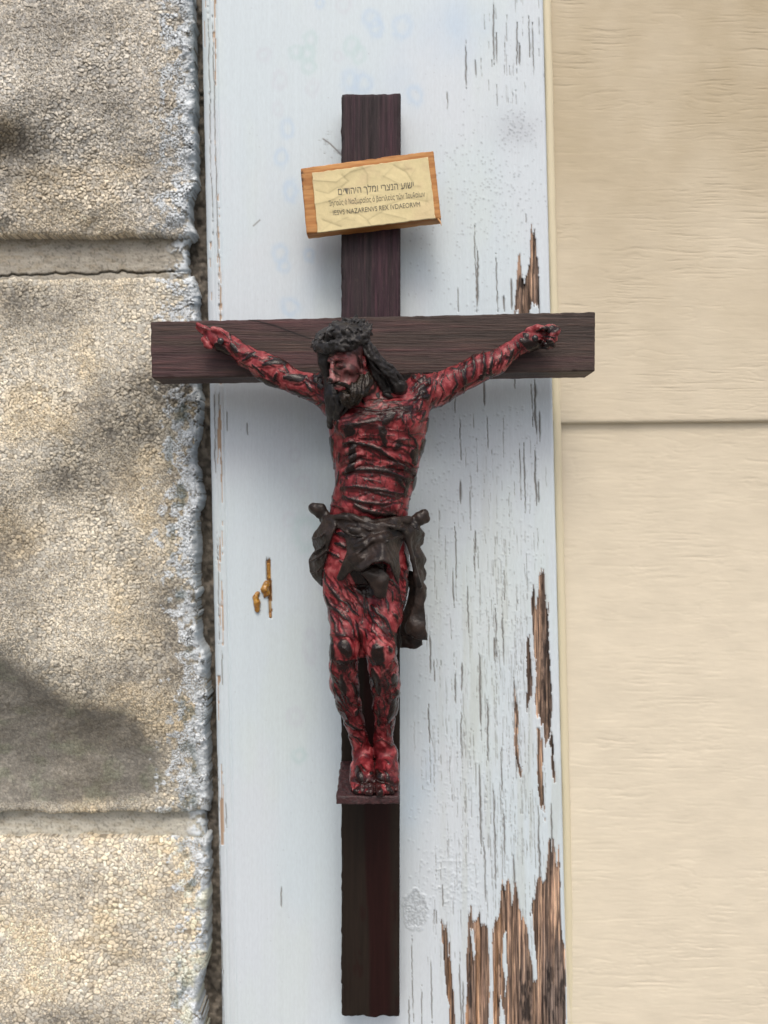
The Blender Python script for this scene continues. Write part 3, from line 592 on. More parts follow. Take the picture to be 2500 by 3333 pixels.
# ------------------------------------------------------------------ signed distance sculpting
class Field:
    def __init__(s, lo, hi, res):
        s.lo = np.array(lo, float); s.res = res; s.n = (np.ceil((np.array(hi) - s.lo) / res).astype(int) + 1)
        s.f = np.full(s.n, 6.0, np.float32)
    def box(s, lo, hi):
        a = np.clip(np.floor((np.array(lo) - s.lo) / s.res).astype(int), 0, s.n); b = np.clip(np.ceil((np.array(hi) - s.lo) / s.res).astype(int) + 1, 0, s.n)
        if np.any(b <= a): return None, None
        g = np.meshgrid(*[(s.lo[i] + s.res * np.arange(a[i], b[i])).astype(np.float32) for i in range(3)], indexing='ij')
        return tuple(slice(a[i], b[i]) for i in range(3)), g
    def comb(s, sl, d, k, sub=False):
        a = s.f[sl]
        if sub:
            d = -d; h = np.clip(.5 - .5 * (d - a) / k, 0, 1); s.f[sl] = d * (1 - h) + a * h + k * h * (1 - h) if False else np.maximum(a, d) + np.clip(k - np.abs(a - d), 0, None) ** 2 / (4 * k)
        else:
            s.f[sl] = np.minimum(a, d) - np.clip(k - np.abs(a - d), 0, None) ** 2 / (4 * k)
    def cone(s, p, r, q, t, k=1.0, sub=False):
        p = np.array(p, float); q = np.array(q, float); m = max(r, t) + k + 2.0
        sl, g = s.box(np.minimum(p, q) - m, np.maximum(p, q) + m)
        if sl is None: return
        ab = q - p; L = ab @ ab + 1e-9
        u = np.clip(((g[0] - p[0]) * ab[0] + (g[1] - p[1]) * ab[1] + (g[2] - p[2]) * ab[2]) / L, 0, 1)
        d = np.sqrt((g[0] - p[0] - u * ab[0]) ** 2 + (g[1] - p[1] - u * ab[1]) ** 2 + (g[2] - p[2] - u * ab[2]) ** 2) - (r + u * (t - r))
        s.comb(sl, d, k, sub)
    def chain(s, pts, k=1.0, sub=False):
        """pts: (photo x, photo y, depth mm, radius px)"""
        w = [(P(a, b, Y), r * mm(Y)) for a, b, Y, r in pts]
        if len(w) == 1: s.cone(w[0][0], w[0][1], w[0][0] + 1e-3, w[0][1], k, sub)
        for (p, r), (q, t) in zip(w[:-1], w[1:]): s.cone(p, r, q, t, k, sub)
    def ell(s, x, y, Y, rx, rz, ry, rot=0.0, k=1.0, sub=False, yaw=0.0):
        """rx, rz in photo px, ry (depth) in mm; rot turns it in the picture plane (degrees, clockwise in the photo)"""
        c = P(x, y, Y); R = np.array([rx * mm(Y), ry, rz * mm(Y)]); m = R.max() + k + 2
        sl, g = s.box(c - m, c + m)
        if sl is None: return
        a = math.radians(rot); X, Yq, Zq = g[0] - c[0], g[1] - c[1], g[2] - c[2]
        X, Zq = X * math.cos(a) - Zq * math.sin(a), X * math.sin(a) + Zq * math.cos(a)
        if yaw:
            b = math.radians(yaw); X, Yq = X * math.cos(b) - Yq * math.sin(b), X * math.sin(b) + Yq * math.cos(b)
        q = np.sqrt((X / R[0]) ** 2 + (Yq / R[1]) ** 2 + (Zq / R[2]) ** 2)
        q2 = np.sqrt((X / R[0] ** 2) ** 2 + (Yq / R[1] ** 2) ** 2 + (Zq / R[2] ** 2) ** 2) + 1e-6
        s.comb(sl, q * (q - 1) / q2, k, sub)
    def loft(s, rows, k=2.0, ex=2.3):
        R = np.array(rows, float); z = (1666.5 - R[:, 0]) * mm(R[:, 3])
        xl = (R[:, 1] - 1250) * mm(R[:, 3]); xr = (R[:, 2] - 1250) * mm(R[:, 3]); o = np.argsort(z)
        z, xl, xr, yc, hd = z[o], xl[o], xr[o], R[o, 3], R[o, 4]
        lo = (xl.min() - 4, (yc - hd).min() - 4, z[0] - 4); hi = (xr.max() + 4, (yc + hd).max() + 4, z[-1] + 4)
        sl, g = s.box(lo, hi); zz = g[2][0, 0, :]
        f = lambda v: np.interp(zz, z, v)[None, None, :]
        c = (f(xl) + f(xr)) / 2; a = (f(xr) - f(xl)) / 2; b = f(hd)
        q = (np.abs((g[0] - c) / a) ** ex + np.abs((g[1] - f(yc)) / b) ** ex) ** (1 / ex)
        d = (q - 1) * np.minimum(a, b)
        d = np.maximum(d, np.maximum(g[2] - z[-1], z[0] - g[2]))
        s.comb(sl, d.astype(np.float32), k)
    def sheet(s, poly, ctrl, half, k=.8, amp=1.0):
        """a cloth piece: outline in photo px, depth surface through control points (x, y, depth mm)"""
        c = np.array(ctrl, float); c[:, 2] = c[:, 2].mean() + amp * (c[:, 2] - c[:, 2].mean()); px = np.array(poly, float); Ym = c[:, 2].mean()
        a = P(px[:, 0], px[:, 1], Ym); lo = a.min(0) - 3; hi = a.max(0) + 3; lo[1] = c[:, 2].min() - 4; hi[1] = c[:, 2].max() + 4
        sl, g = s.box(lo, hi); k_ = F / (CAMD + g[1]); x = 1250 + g[0] * k_; y = 1666.5 - g[2] * k_
        d2 = segdist(list(poly) + [poly[0]], x, y)[0]; d2 = np.where(inpoly(poly, x, y), -d2, d2) * mm(Ym)
        Ys = rbf(c, x, y); dy = np.abs(g[1] - Ys) - half
        q0 = d2 + .5; q1 = dy + .5
        d = np.sqrt(np.clip(q0, 0, None) ** 2 + np.clip(q1, 0, None) ** 2) + np.minimum(np.maximum(q0, q1), 0) - .5
        s.comb(sl, (d * .8).astype(np.float32), k)
    def mesh(s):
        f = s.f; s.f = None
        ins = f < 0; n = f.shape; c = np.zeros((n[0] - 1, n[1] - 1, n[2] - 1), np.int8)
        for dx in (0, 1):
            for dy in (0, 1):
                for dz in (0, 1): c += ins[dx:n[0] - 1 + dx, dy:n[1] - 1 + dy, dz:n[2] - 1 + dz]
        act = (c > 0) & (c < 8); ids = np.argwhere(act); idx = np.full(act.shape, -1, np.int32); idx[act] = np.arange(len(ids))
        cor = {}
        for dx in (0, 1):
            for dy in (0, 1):
                for dz in (0, 1): cor[(dx, dy, dz)] = f[ids[:, 0] + dx, ids[:, 1] + dy, ids[:, 2] + dz]
        acc = np.zeros((len(ids), 3)); cnt = np.zeros(len(ids))
        for a in cor:
            for ax in range(3):
                if a[ax]: continue
                b = list(a); b[ax] = 1; va, vb = cor[a], cor[tuple(b)]; m = (va < 0) != (vb < 0)
                t = np.where(m, va / np.where(m, va - vb, 1), 0)
                pt = np.tile(np.array(a, float), (len(ids), 1)); pt[:, ax] += t
                acc[m] += pt[m]; cnt[m] += 1
        V = (ids + acc / cnt[:, None]) * s.res + s.lo
        Q = []
        for ax in range(3):
            u, v = [(1, 2), (2, 0), (0, 1)][ax]
            A = np.moveaxis(ins, (ax, u, v), (0, 1, 2)); I = np.moveaxis(idx, (ax, u, v), (0, 1, 2))
            e = A[:-1, 1:-1, 1:-1] != A[1:, 1:-1, 1:-1]; i, j, k = np.nonzero(e); j = j + 1; k = k + 1
            q = np.stack([I[i, j - 1, k - 1], I[i, j, k - 1], I[i, j, k], I[i, j - 1, k]], -1)
            fl = ~A[i, j, k]; q[fl] = q[fl][:, ::-1]; Q.append(q)
        Q = np.concatenate(Q); Q = Q[(Q >= 0).all(1)]
        return V, Q
def vnormals(V, Q):
    fn = np.cross(V[Q[:, 2]] - V[Q[:, 0]], V[Q[:, 3]] - V[Q[:, 1]]); n = np.zeros_like(V)
    for i in range(4):
        for a in range(3): n[:, a] += np.bincount(Q[:, i], fn[:, a], len(V))
    return n / (np.linalg.norm(n, axis=1, keepdims=True) + 1e-12)
def relax(V, Q, it):
    for _ in range(it):
        s = np.zeros_like(V); c = np.zeros(len(V))
        for i in range(4):
            for j in ((i + 1) % 4, (i + 3) % 4):
                for a in range(3): s[:, a] += np.bincount(Q[:, i], V[Q[:, j], a], len(V))
                c += np.bincount(Q[:, i], minlength=len(V))
        V = V * .4 + .6 * s / np.maximum(c, 1)[:, None]
    return V
def topx(V):
    k = F / (CAMD + V[:, 1]); return 1250 + V[:, 0] * k, 1666.5 - V[:, 2] * k

# ------------------------------------------------------------------ CRUCIFIX
crucifix = empty('crucifix', P(1208, 1666, 31.0))
tag(crucifix, 'dark wooden crucifix with blood-red figure and inscribed plaque, hung on the blue board', 'crucifix')

def rough_box(name, quad, Y0, Y1, mat, parent, axis, seed, rad=.5, chip=.5, n=(150, 30, 10), attrs=None):
    """quad: photo corners tl, tr, br, bl at depth Y0; runs straight back to Y1"""
    tl, tr, br, bl = [P(a, b, Y0) for a, b in quad]
    def axis_pts(k):
        t = np.linspace(0, 1, k); return t
    U, Vv, W = [axis_pts(k) for k in n]
    def pos(u, v, wq):
        top = tl + (tr - tl) * u[..., None]; bot = bl + (br - bl) * u[..., None]
        p = top + (bot - top) * v[..., None]; p = p + 0; p[..., 1] = Y0 + (Y1 - Y0) * wq; return p
    lu = np.linalg.norm(tr - tl); lv = np.linalg.norm(bl - tl); lw = abs(Y1 - Y0)
    bm = bmesh.new(); vs = {}
    grids = []
    for ax in range(3):
        for side in (0, 1):
            a, b = [i for i in range(3) if i != ax]; A, B = np.meshgrid(np.arange(n[a]), np.arange(n[b]), indexing='ij')
            grids.append((ax, side, a, b))
    def dens(k, L):            # denser toward the ends so the arrises round off
        t = np.linspace(0, 1, k - 4); e = rad / L * .35
        return np.concatenate([[0, e], t[1:-1] if k > 6 else [.5], [1 - e, 1]]) if True else t
    T = [dens(n[0], lu), dens(n[1], lv), dens(n[2], lw)]; nn = [len(t) for t in T]
    verts = []; key = {}; faces = []
    def vid(i, j, k):
        q = (i, j, k)
        if q not in key: key[q] = len(verts); verts.append((T[0][i], T[1][j], T[2][k]))
        return key[q]
    for k, flip in ((0, False), (nn[2] - 1, True)):
        for i in range(nn[0] - 1):
            for j in range(nn[1] - 1):
                q = [vid(i, j, k), vid(i, j + 1, k), vid(i + 1, j + 1, k), vid(i + 1, j, k)]; faces.append(q[::-1] if flip else q)
    for j, flip in ((0, False), (nn[1] - 1, True)):
        for i in range(nn[0] - 1):
            for k in range(nn[2] - 1):
                q = [vid(i, j, k), vid(i + 1, j, k), vid(i + 1, j, k + 1), vid(i, j, k + 1)]; faces.append(q[::-1] if flip else q)
    for i, flip in ((0, False), (nn[0] - 1, True)):
        for j in range(nn[1] - 1):
            for k in range(nn[2] - 1):
                q = [vid(i, j, k), vid(i, j, k + 1), vid(i, j + 1, k + 1), vid(i, j + 1, k)]; faces.append(q[::-1] if flip else q)
    bm.free()
    t = np.array(verts); S = np.array([lu, lv, lw]); p = (t - .5) * S
    inner = np.clip(p, -S / 2 + rad, S / 2 - rad); d = p - inner; dn = np.linalg.norm(d, axis=1, keepdims=True)
    p2 = np.where(dn > rad, inner + d / np.maximum(dn, 1e-9) * rad, p)
    e = np.sort(np.abs(np.abs(t - .5) - .5) * S, axis=1); edge = np.exp(-(e[:, 0] + e[:, 1]) / .8)[:, None]
    nz = np.stack([vn3(p / np.array([3.0, 3, 3]), seed + i) - .5 for i in range(3)], -1); nz2 = np.stack([vn3(p / 22.0, seed + 3 + i) - .5 for i in range(3)], -1); nz3 = np.stack([vn3(p / 1.1, seed + 6 + i) - .5 for i in range(3)], -1)
    p2 = p2 + chip * edge * (nz * .9 + nz3 * .5) - np.sign(p) * edge * chip * np.clip(nz[:, :1] + .1, 0, 1) * 1.2 + .12 * nz2
    tt = p2 / S + .5
    V = pos(tt[:, 0], tt[:, 1], tt[:, 2])
    return mesh_obj(name, V, faces, mat, parent, True, attrs(V) if attrs else None)

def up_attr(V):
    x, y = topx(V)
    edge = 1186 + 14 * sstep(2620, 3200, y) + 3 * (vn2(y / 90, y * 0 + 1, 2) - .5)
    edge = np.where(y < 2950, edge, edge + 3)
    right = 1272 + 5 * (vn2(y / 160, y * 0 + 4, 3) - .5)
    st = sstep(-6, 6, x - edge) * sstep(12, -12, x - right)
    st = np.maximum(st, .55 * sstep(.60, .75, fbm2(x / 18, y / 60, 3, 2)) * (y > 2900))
    return {'painted_reflection': st, 'varnish': sstep(1650, 1900, y)}
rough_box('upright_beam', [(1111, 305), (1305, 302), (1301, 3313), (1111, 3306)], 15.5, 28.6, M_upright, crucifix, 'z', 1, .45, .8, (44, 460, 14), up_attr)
def cb_attr(V):
    x, y = topx(V); d = segdist([(795, 1036), (840, 1046), (900, 1062), (960, 1085), (1010, 1102)], x + 3 * (vn2(x / 20, y * 0, 2) - .5), y)[0]
    return {'split': np.exp(-(d / 2.6) ** 2) * (V[:, 1] < 1)}
rough_box('crossbeam', [(489, 1046), (1939, 1014), (1938, 1208), (492, 1231)], 0.0, 15.4, M_woodx, crucifix, 'x', 2, .6, .4, (520, 80, 18), cb_attr)

# footrest: a sloping slab the feet stand on
def footrest():
    f = Field((-22, -20, -122), (14, 17, -100), .3)
    sl, g = f.box((-22, -20, -122), (14, 17, -100))
    X, Yq, Zq = g
    top = -106.3 - (15.5 - Yq) * (3.7 / 30.5)
    th = 3.2 + (Yq + 15) * .12
    zc = top - th / 2
    q = np.stack([np.abs(X + 6.3) - 12.2, np.abs(Yq - .5) - 15.2, np.abs(Zq - zc) - th / 2], 0) + .5
    d = np.sqrt((np.clip(q, 0, None) ** 2).sum(0)) + np.minimum(q.max(0), 0) - .5
    pts = np.stack([X, Yq, Zq], -1); d = d + .5 * (vn3(pts / 2.2, 2) - .5) + .25 * (vn3(pts / .8, 3) - .5)
    f.comb(sl, d.astype(np.float32), .01)
    V, Q = f.mesh(); return mesh_obj('footrest', V, Q, M_foot, crucifix)
M_foot = mat_gloss('red_brown_wood', (.022, .008, .009), (.060, .018, .020), .5, 700, .0006, .1, 1500)
footrest()

# ---- inscription plaque
pq = [(977, 547), (1412, 489), (1437, 711), (998, 760)]
PY = 9.0
def plaque_attr(V):
    x, y = topx(V)
    n = fbm2(x / 130, (y + (x - 1200) * .133) / 9, 4, 2); n2 = fbm2(x / 260, (y + (x - 1200) * .133) / 40, 3, 5)
    c = np.array([.50, .25, .085])[None] * (1 - sstep(.42, .62, n))[:, None] + np.array([.38, .165, .05])[None] * sstep(.42, .62, n)[:, None]
    c = c * (.75 + .5 * n2)[:, None]
    end = (np.exp(-((V[:, 0] - P(982, 650, PY)[0]) / .9) ** 2) * sstep(.55, .62, vn2(x / 6, y / 3.2, 3)))[:, None]
    c = c * (1 - .85 * end) + np.array([.05, .03, .02]) * .85 * end
    return {'col': c}
plaque = rough_box('title_plaque', pq, PY, 15.4, M_maple, crucifix, 'x', 5, .45, .35, (150, 70, 14), plaque_attr)
c4 = [(1016, 563), (1394, 511), (1417, 709), (1034, 757)]
def paper_px(u, v):
    (ax, ay), (bx_, by_), (cx, cy), (dx, dy) = c4
    tx, ty = ax + (bx_ - ax) * u, ay + (by_ - ay) * u; qx, qy = dx + (cx - dx) * u, dy + (cy - dy) * u
    return tx + (qx - tx) * v, ty + (qy - ty) * v
_cr = []
r9 = np.random.default_rng(77)
for pl in ([(.0, .12), (.2, .2), (.33, .06), (.5, .02)], [(.33, .06), (.43, 0)], [(.43, 0), (.47, .14), (.46, .28)], [(.12, .7), (.25, .72), (.36, .78), (.43, .9), (.55, .8), (.6, .7), (.78, .62), (.95, .72)], [(.7, .06), (.8, .2), (.84, .36)], [(.02, .3), (.12, .38), (.2, .3), (.3, .36)],
           [(0, .52), (.12, .50), (.25, .42)], [(.43, .9), (.46, 1)], [(.6, .2), (.75, .4), (.9, .45)], [(.25, .1), (.3, .22), (.24, .3)], [(.05, .8), (.2, .95)], [(.55, .8), (.75, .95)]):
    _cr.append((pl, r9.uniform(.6, 1.1) * r9.choice([-1, 1])))
for i in range(26):
    a = r9.random(2); an = r9.uniform(0, 6.3); l = r9.uniform(.06, .22); _cr.append(([tuple(a), (a[0] + l * math.cos(an) * .6, a[1] + l * math.sin(an))], r9.uniform(.2, .5) * r9.choice([-1, 1])))
def paper_h(u, v):
    h = .35 * (fbm2(u * 9, v * 5, 3, 2) - .5) + .3 * (fbm2(u * 4 + 3, v * 2.5, 2, 4) - .5)
    for pl, a in _cr:
        d, t = segdist([(p[0] * 1.9, p[1]) for p in pl], u * 1.9, v)
        h = h + .13 * a * np.exp(-(d / .018)) + .07 * a * np.exp(-(d / .07) ** 2)
    ed = np.minimum(np.minimum(u, 1 - u) * 1.9, np.minimum(v, 1 - v)); h = h + .25 * np.exp(-ed / .04) * (fbm2(u * 12, v * 8, 2, 6) - .3)
    return h
uu, vv = np.meshgrid(np.linspace(0, 1, 210), np.linspace(0, 1, 120))
px_, py_ = paper_px(uu, vv)
px_ = px_ + 2.5 * (vn2(vv * 14, vv * 0 + np.round(uu), 3) - .5) * ((uu < .01) | (uu > .99)); py_ = py_ + 3 * (vn2(uu * 26, np.round(vv), 5) - .5) * ((vv < .01) | (vv > .99))
ph = paper_h(uu, vv)
pcol = np.array([.68, .59, .34]) * (.92 + .16 * fbm2(uu * 6, vv * 4, 4, 2))[..., None]
pk = sstep(.5, .7, fbm2(uu * 5 + 2, vv * 3, 3, 5))[..., None]; pcol = pcol * (1 - .4 * pk) + np.array([.60, .46, .29]) * .4 * pk
pkl = np.clip(sum(np.abs(a) * np.exp(-(segdist([(p[0] * 1.9, p[1]) for p in pl], uu * 1.9, vv)[0] / .012)) for pl, a in _cr), 0, 1)[..., None]
pcol = pcol * (1 - .28 * pkl)
PYF = PY - .75
parch = sheet('parchment', P(px_, py_, PYF - ph), M_paper, plaque, {'col': pcol}, PY - .1)
def text_line(s, u0, v0, u1, v1, bold=.0):
    cu = bpy.data.curves.new('inscription', 'FONT'); cu.body = s; cu.size = 1.0; cu.offset = bold; cu.resolution_u = 3
    o = bpy.data.objects.new('inscription', cu); COL.objects.link(o)
    dg = bpy.context.evaluated_depsgraph_get(); me = bpy.data.meshes.new_from_object(o.evaluated_get(dg)); bpy.data.objects.remove(o); bpy.data.curves.remove(cu)
    bm = bmesh.new(); bm.from_mesh(me); bmesh.ops.triangulate(bm, faces=bm.faces); bmesh.ops.subdivide_edges(bm, edges=bm.edges, cuts=1); bmesh.ops.triangulate(bm, faces=bm.faces)
    v = np.array([p.co[:] for p in bm.verts]); t = np.array([[q.index for q in f.verts] for f in bm.faces]); bm.free(); bpy.data.meshes.remove(me)
    w_ = v[:, 0].max() - v[:, 0].min(); a = (v[:, 0] - v[:, 0].min()) / w_
    up = v[:, 1]
    # baseline from (u0,v0) to (u1,v1) on the paper; letter height keeps its own proportion, a little narrower
    u = u0 + (u1 - u0) * a; base = v0 + (v1 - v0) * a
    vq = base - up * LH
    x, y = paper_px(u, vq); VV = P(x, y, PYF - .10 - paper_h(u, vq))
    return mesh_obj('inscription', VV, None, M_ink, plaque, False, None, t)
LH = .165
text_line("םידוהיה ךלמו ירצנה עושי", .205, .420, .850, .470, .004)
LH = .125
text_line("\u1f38\u03b7\u03c3\u03bf\u1fe6\u03c2 \u1f41 \u039d\u03b1\u03b6\u03c9\u03c1\u03b1\u1fd6\u03bf\u03c2 \u1f41 \u03b2\u03b1\u03c3\u03b9\u03bb\u03b5\u1f7a\u03c2 \u03c4\u1ff6\u03bd \u1f38\u03bf\u03c5\u03b4\u03b1\u03af\u03c9\u03bd", .115, .585, .935, .635, .0)
LH = .115
text_line("IESVS NAZARENVS REX IVDAEORVM", .145, .745, .885, .785, .0)
# splinter at the plaque's lower right corner
sp = Field((18, 4, 118 * 0 + 110), (27, 14, 128), .25)
sp.chain([(1426, 712, 9.5, 3.5), (1434, 724, 8.5, 2.2), (1437, 735, 8, 1.0)], .2)
V, Q = sp.mesh(); mesh_obj('splinter', V, Q, M_maple, plaque, attrs={'col': np.tile([.55, .30, .12], (len(V), 1))})

# ---- the figure
def build_body():
    f = Field((-80, -46, -117), (74, 15, 80), .40)
    f.loft([(1240, 1150, 1290, -12, 7), (1268, 1095, 1368, -12, 9.5), (1300, 1070, 1398, -12.5, 11.5), (1340, 1066, 1398, -13.5, 13), (1383, 1068, 1393, -14, 13.5), (1430, 1076, 1383, -14, 13), (1470, 1081, 1374, -13.5, 12.3), (1524, 1090, 1361, -12.5, 11.3), (1579, 1089, 1350, -12, 10.8),
            (1633, 1079, 1333, -11, 11), (1680, 1070, 1328, -10, 11.5), (1760, 1060, 1330, -9.5, 12), (1850, 1050, 1333, -9, 12), (1895, 1060, 1322, -9, 10.5)], .5)
    # chest, rib cage and belly
    f.ell(1148, 1372, -24.5, 62, 40, 3.2, -6, 3); f.ell(1300, 1365, -24.0, 66, 42, 3.2, 8, 3)
    f.chain([(1175, 1322, -24, 9), (1250, 1318, -23, 8), (1345, 1290, -19, 10)], 2.5)
    for i, yy in enumerate((1432, 1462, 1492, 1520)):
        f.chain([(1095 + 4 * i, yy + 22, -17.6, 7), (1135, yy + 4, -24.9 + .7 * i, 7), (1190 - 6 * i, yy - 14, -26.6 + .8 * i, 5)], 1.2); f.chain([(1362 - 5 * i, yy + 22, -17.6, 7), (1318 - 3 * i, yy + 2, -24.7 + .7 * i, 7), (1265 + 2 * i, yy - 14, -26.6 + .8 * i, 5)], 1.2)
    f.ell(1205, 1600, -21.2, 74, 66, 2.6, 0, 4); f.ell(1205, 1650, -20.8, 90, 30, 2.6, 0, 3)
    f.ell(1208, 1470, -27.2, 14, 70, 1.2, 0, 1.5, True); f.ell(1207, 1655, -24.6, 7, 9, 1.6, 0, .8, True)
    # arms
    f.chain([(1085, 1292, -11.5, 62), (1040, 1268, -10.5, 45), (1000, 1256, -9.5, 38), (950, 1240, -9, 35), (900, 1213, -8.2, 42), (855, 1189, -7.5, 39), (803, 1162, -6.2, 31), (757, 1126, -5, 26), (722, 1108, -5, 32)], 2.5)
    f.ell(912, 1205, -10.6, 46, 24, 2.4, 32, 2); f.ell(1035, 1262, -13, 34, 30, 2.6, 20, 2)
    f.chain([(1370, 1280, -11.5, 62), (1420, 1270, -10.5, 50), (1479, 1241, -9.5, 44), (1526, 1219, -8.5, 41), (1563, 1197, -7.8, 42), (1614, 1181, -6.8, 36), (1654, 1149, -5.8, 28), (1697, 1119, -5, 28), (1730, 1102, -5, 34)], 2.5)
    f.ell(1545, 1203, -11, 52, 26, 2.2, -33, 2); f.ell(1425, 1262, -13.4, 40, 32, 2.6, -25, 2)
    # his right hand (photo left): two fingers held out, the others bent in, thumb along the top
    f.ell(706, 1104, -5.5, 34, 30, 3.4, 30, 1.5)
    f.chain([(690, 1086, -6.5, 12), (668, 1070, -7, 9), (643, 1055, -6.5, 6.5)], .8); f.chain([(682, 1094, -6, 11), (662, 1080, -6, 8), (641, 1067, -5.5, 6)], .8)
    f.chain([(676, 1100, -5.5, 11), (664, 1106, -7.5, 9), (674, 1118, -8.2, 8)], .8); f.chain([(682, 1112, -5.5, 10), (672, 1124, -7.5, 8.5), (686, 1132, -8, 7.5)], .8)
    f.chain([(735, 1092, -7, 13), (716, 1078, -8.2, 10), (694, 1070, -8.6, 8)], .8)
    # his left hand (photo right): fingers curled over the palm
    f.ell(1738, 1100, -5.5, 38, 30, 3.6, -25, 1.5)
    f.chain([(1752, 1078, -6.5, 12), (1784, 1066, -8, 10.5), (1812, 1072, -9.5, 8.5), (1818, 1082, -11, 7)], .8); f.chain([(1760, 1088, -6.5, 12), (1790, 1080, -8.5, 10), (1810, 1086, -10.5, 8.5), (1796, 1092, -12, 7)], .8)
    f.chain([(1762, 1104, -6, 12), (1790, 1100, -8.5, 10), (1806, 1104, -10.5, 8.5), (1788, 1108, -12, 7)], .8); f.chain([(1760, 1120, -6, 11), (1782, 1122, -8, 9.5), (1794, 1124, -9.8, 7.5), (1778, 1122, -11, 6.5)], .8)
    f.chain([(1722, 1078, -7.5, 13), (1748, 1066, -9, 11), (1772, 1068, -9.6, 8.5)], .8)
    # legs
    f.chain([(1112, 1850, -9.5, 60), (1116, 1925, -11, 62), (1122, 2000, -14, 52), (1124, 2060, -17, 45), (1120, 2118, -20, 44), (1118, 2170, -17, 44), (1120, 2225, -12, 45), (1136, 2290, -7, 37), (1154, 2350, -3, 30), (1167, 2400, 0, 26), (1177, 2440, 1.5, 30)], 2)
    f.chain([(1256, 1850, -9.5, 66), (1257, 1925, -11, 66), (1249, 2000, -14, 59), (1238, 2060, -17, 49), (1240, 2118, -20, 47), (1247, 2170, -17, 46), (1256, 2225, -12, 45), (1253, 2300, -7, 37), (1251, 2360, -3, 29), (1247, 2400, 0, 29), (1249, 2440, 1.5, 33)], 2)
    f.ell(1122, 2112, -24.6, 30, 36, 2.2, 0, 1.6); f.ell(1230, 2115, -24.6, 34, 38, 2.2, 0, 1.6)
    f.chain([(1125, 2170, -20, 14), (1136, 2260, -12, 12), (1160, 2370, -4, 8)], 2); f.chain([(1240, 2170, -20, 14), (1246, 2260, -12, 12), (1246, 2370, -4, 8)], 2)
    f.chain([(1183, 1930, -15, 22), (1180, 2050, -16, 22), (1179, 2125, -15.5, 16)], 2.5)
    # feet on the slab: heel, arch and five toes each
    for cx, sgn, wd in ((-8.6, 1, 1.0), (1.2, -1, 1.06)):
        f.cone((cx, 1, -98.5), 4.0 * wd, (cx, 7, -102.3), 3.6, 1.5); f.cone((cx, 3, -99.5), 4.2 * wd, (cx, -8, -105.2), 3.6 * wd, 1.5)
        f.cone((cx - 2.2, -2, -103), 2.8, (cx - 2.8, -9, -106.4), 2.4, 1.5); f.cone((cx + 2.2, -2, -103), 2.8, (cx + 2.6, -9, -106.2), 2.5, 1.5)
        for i in range(5):
            tx = cx + sgn * (3.4 - 1.75 * i); r = (1.5, 1.25, 1.15, 1.05, .95)[i]; fw = (-14.6, -14.4, -13.8, -13.0, -12.0)[i]
            f.cone((tx, -8.5, -106.6), r * 1.05, (tx, fw + 2, -107.2), r * .95, .5); f.cone((tx, fw + 2, -107.2), r, (tx, fw, -108.4), r * .95, .3)
    # neck and head, bowed and turned to his right
    f.chain([(1235, 1300, -13, 52), (1205, 1262, -19, 46), (1175, 1220, -24, 46)], 2.5)
    f.ell(1135, 1140, -26, 66, 72, 8.2, 10, 1.5); f.ell(1126, 1195, -28, 50, 66, 6.6, 4, 1.5); f.ell(1128, 1250, -28, 36, 44, 5.4, -8, 1.5)
    f.ell(1112, 1150, -31.5, 44, 24, 3.0, 8, 1.5)
    f.chain([(1074, 1172, -33.6, 8), (1096, 1166, -34.8, 8.5), (1122, 1166, -34.4, 8), (1144, 1176, -32.0, 7)], .9)
    f.ell(1108, 1189, -35.6, 21, 12, 1.8, 8, .8, True); f.ell(1072, 1190, -34.0, 8, 12, 1.6, 0, .8, True)
    f.ell(1109, 1192, -33.6, 17, 10, 1.5, 10, .5)
    f.chain([(1083, 1180, -34.4, 6.5), (1080, 1205, -36.0, 8), (1082, 1230, -37.6, 9.5)], .8); f.ell(1084, 1236, -37.6, 12, 11, 1.5, 0, .6); f.ell(1098, 1238, -35.8, 10, 8.5, 1.5, 0, .5); f.ell(1074, 1236, -35.5, 7, 8, 1.4, 0, .5)
    f.ell(1136, 1208, -32.4, 26, 19, 2.4, -14, 1.2); f.ell(1126, 1228, -34.0, 12, 20, 1.6, 16, 1.0, True)
    f.chain([(1090, 1262, -34.6, 5), (1110, 1264, -34.6, 6), (1128, 1264, -33, 5)], .6); f.chain([(1088, 1257, -36, 2.0), (1128, 1258, -35, 2.0)], .5, True)
    f.ell(1184, 1176, -29.0, 10, 24, 1.9, -8, .6); f.ell(1184, 1174, -31.0, 5, 14, 1.0, -8, .4, True)
    return f.mesh()
V, Q = build_body(); V = relax(V, Q, 1)
nrm = vnormals(V, Q); sx, sy = topx(V); front = nrm[:, 1] < .25
rv = V @ np.array([[.80, .36, .48], [-.6, .48, .64], [0, -.8, .6]]); blood = np.zeros(len(V)); red = np.zeros(len(V)); hgt = np.zeros(len(V))  # blood and red also carry painted shade: eye socket, lash lines, flap hollow
jx = 3.5 * (vn3(V / 1.1, 1) - .5) + 5 * (vn3(V / 3.0, 2) - .5); jy = 3.5 * (vn3(V / 1.1, 3) - .5) + 5 * (vn3(V / 3.0, 4) - .5)
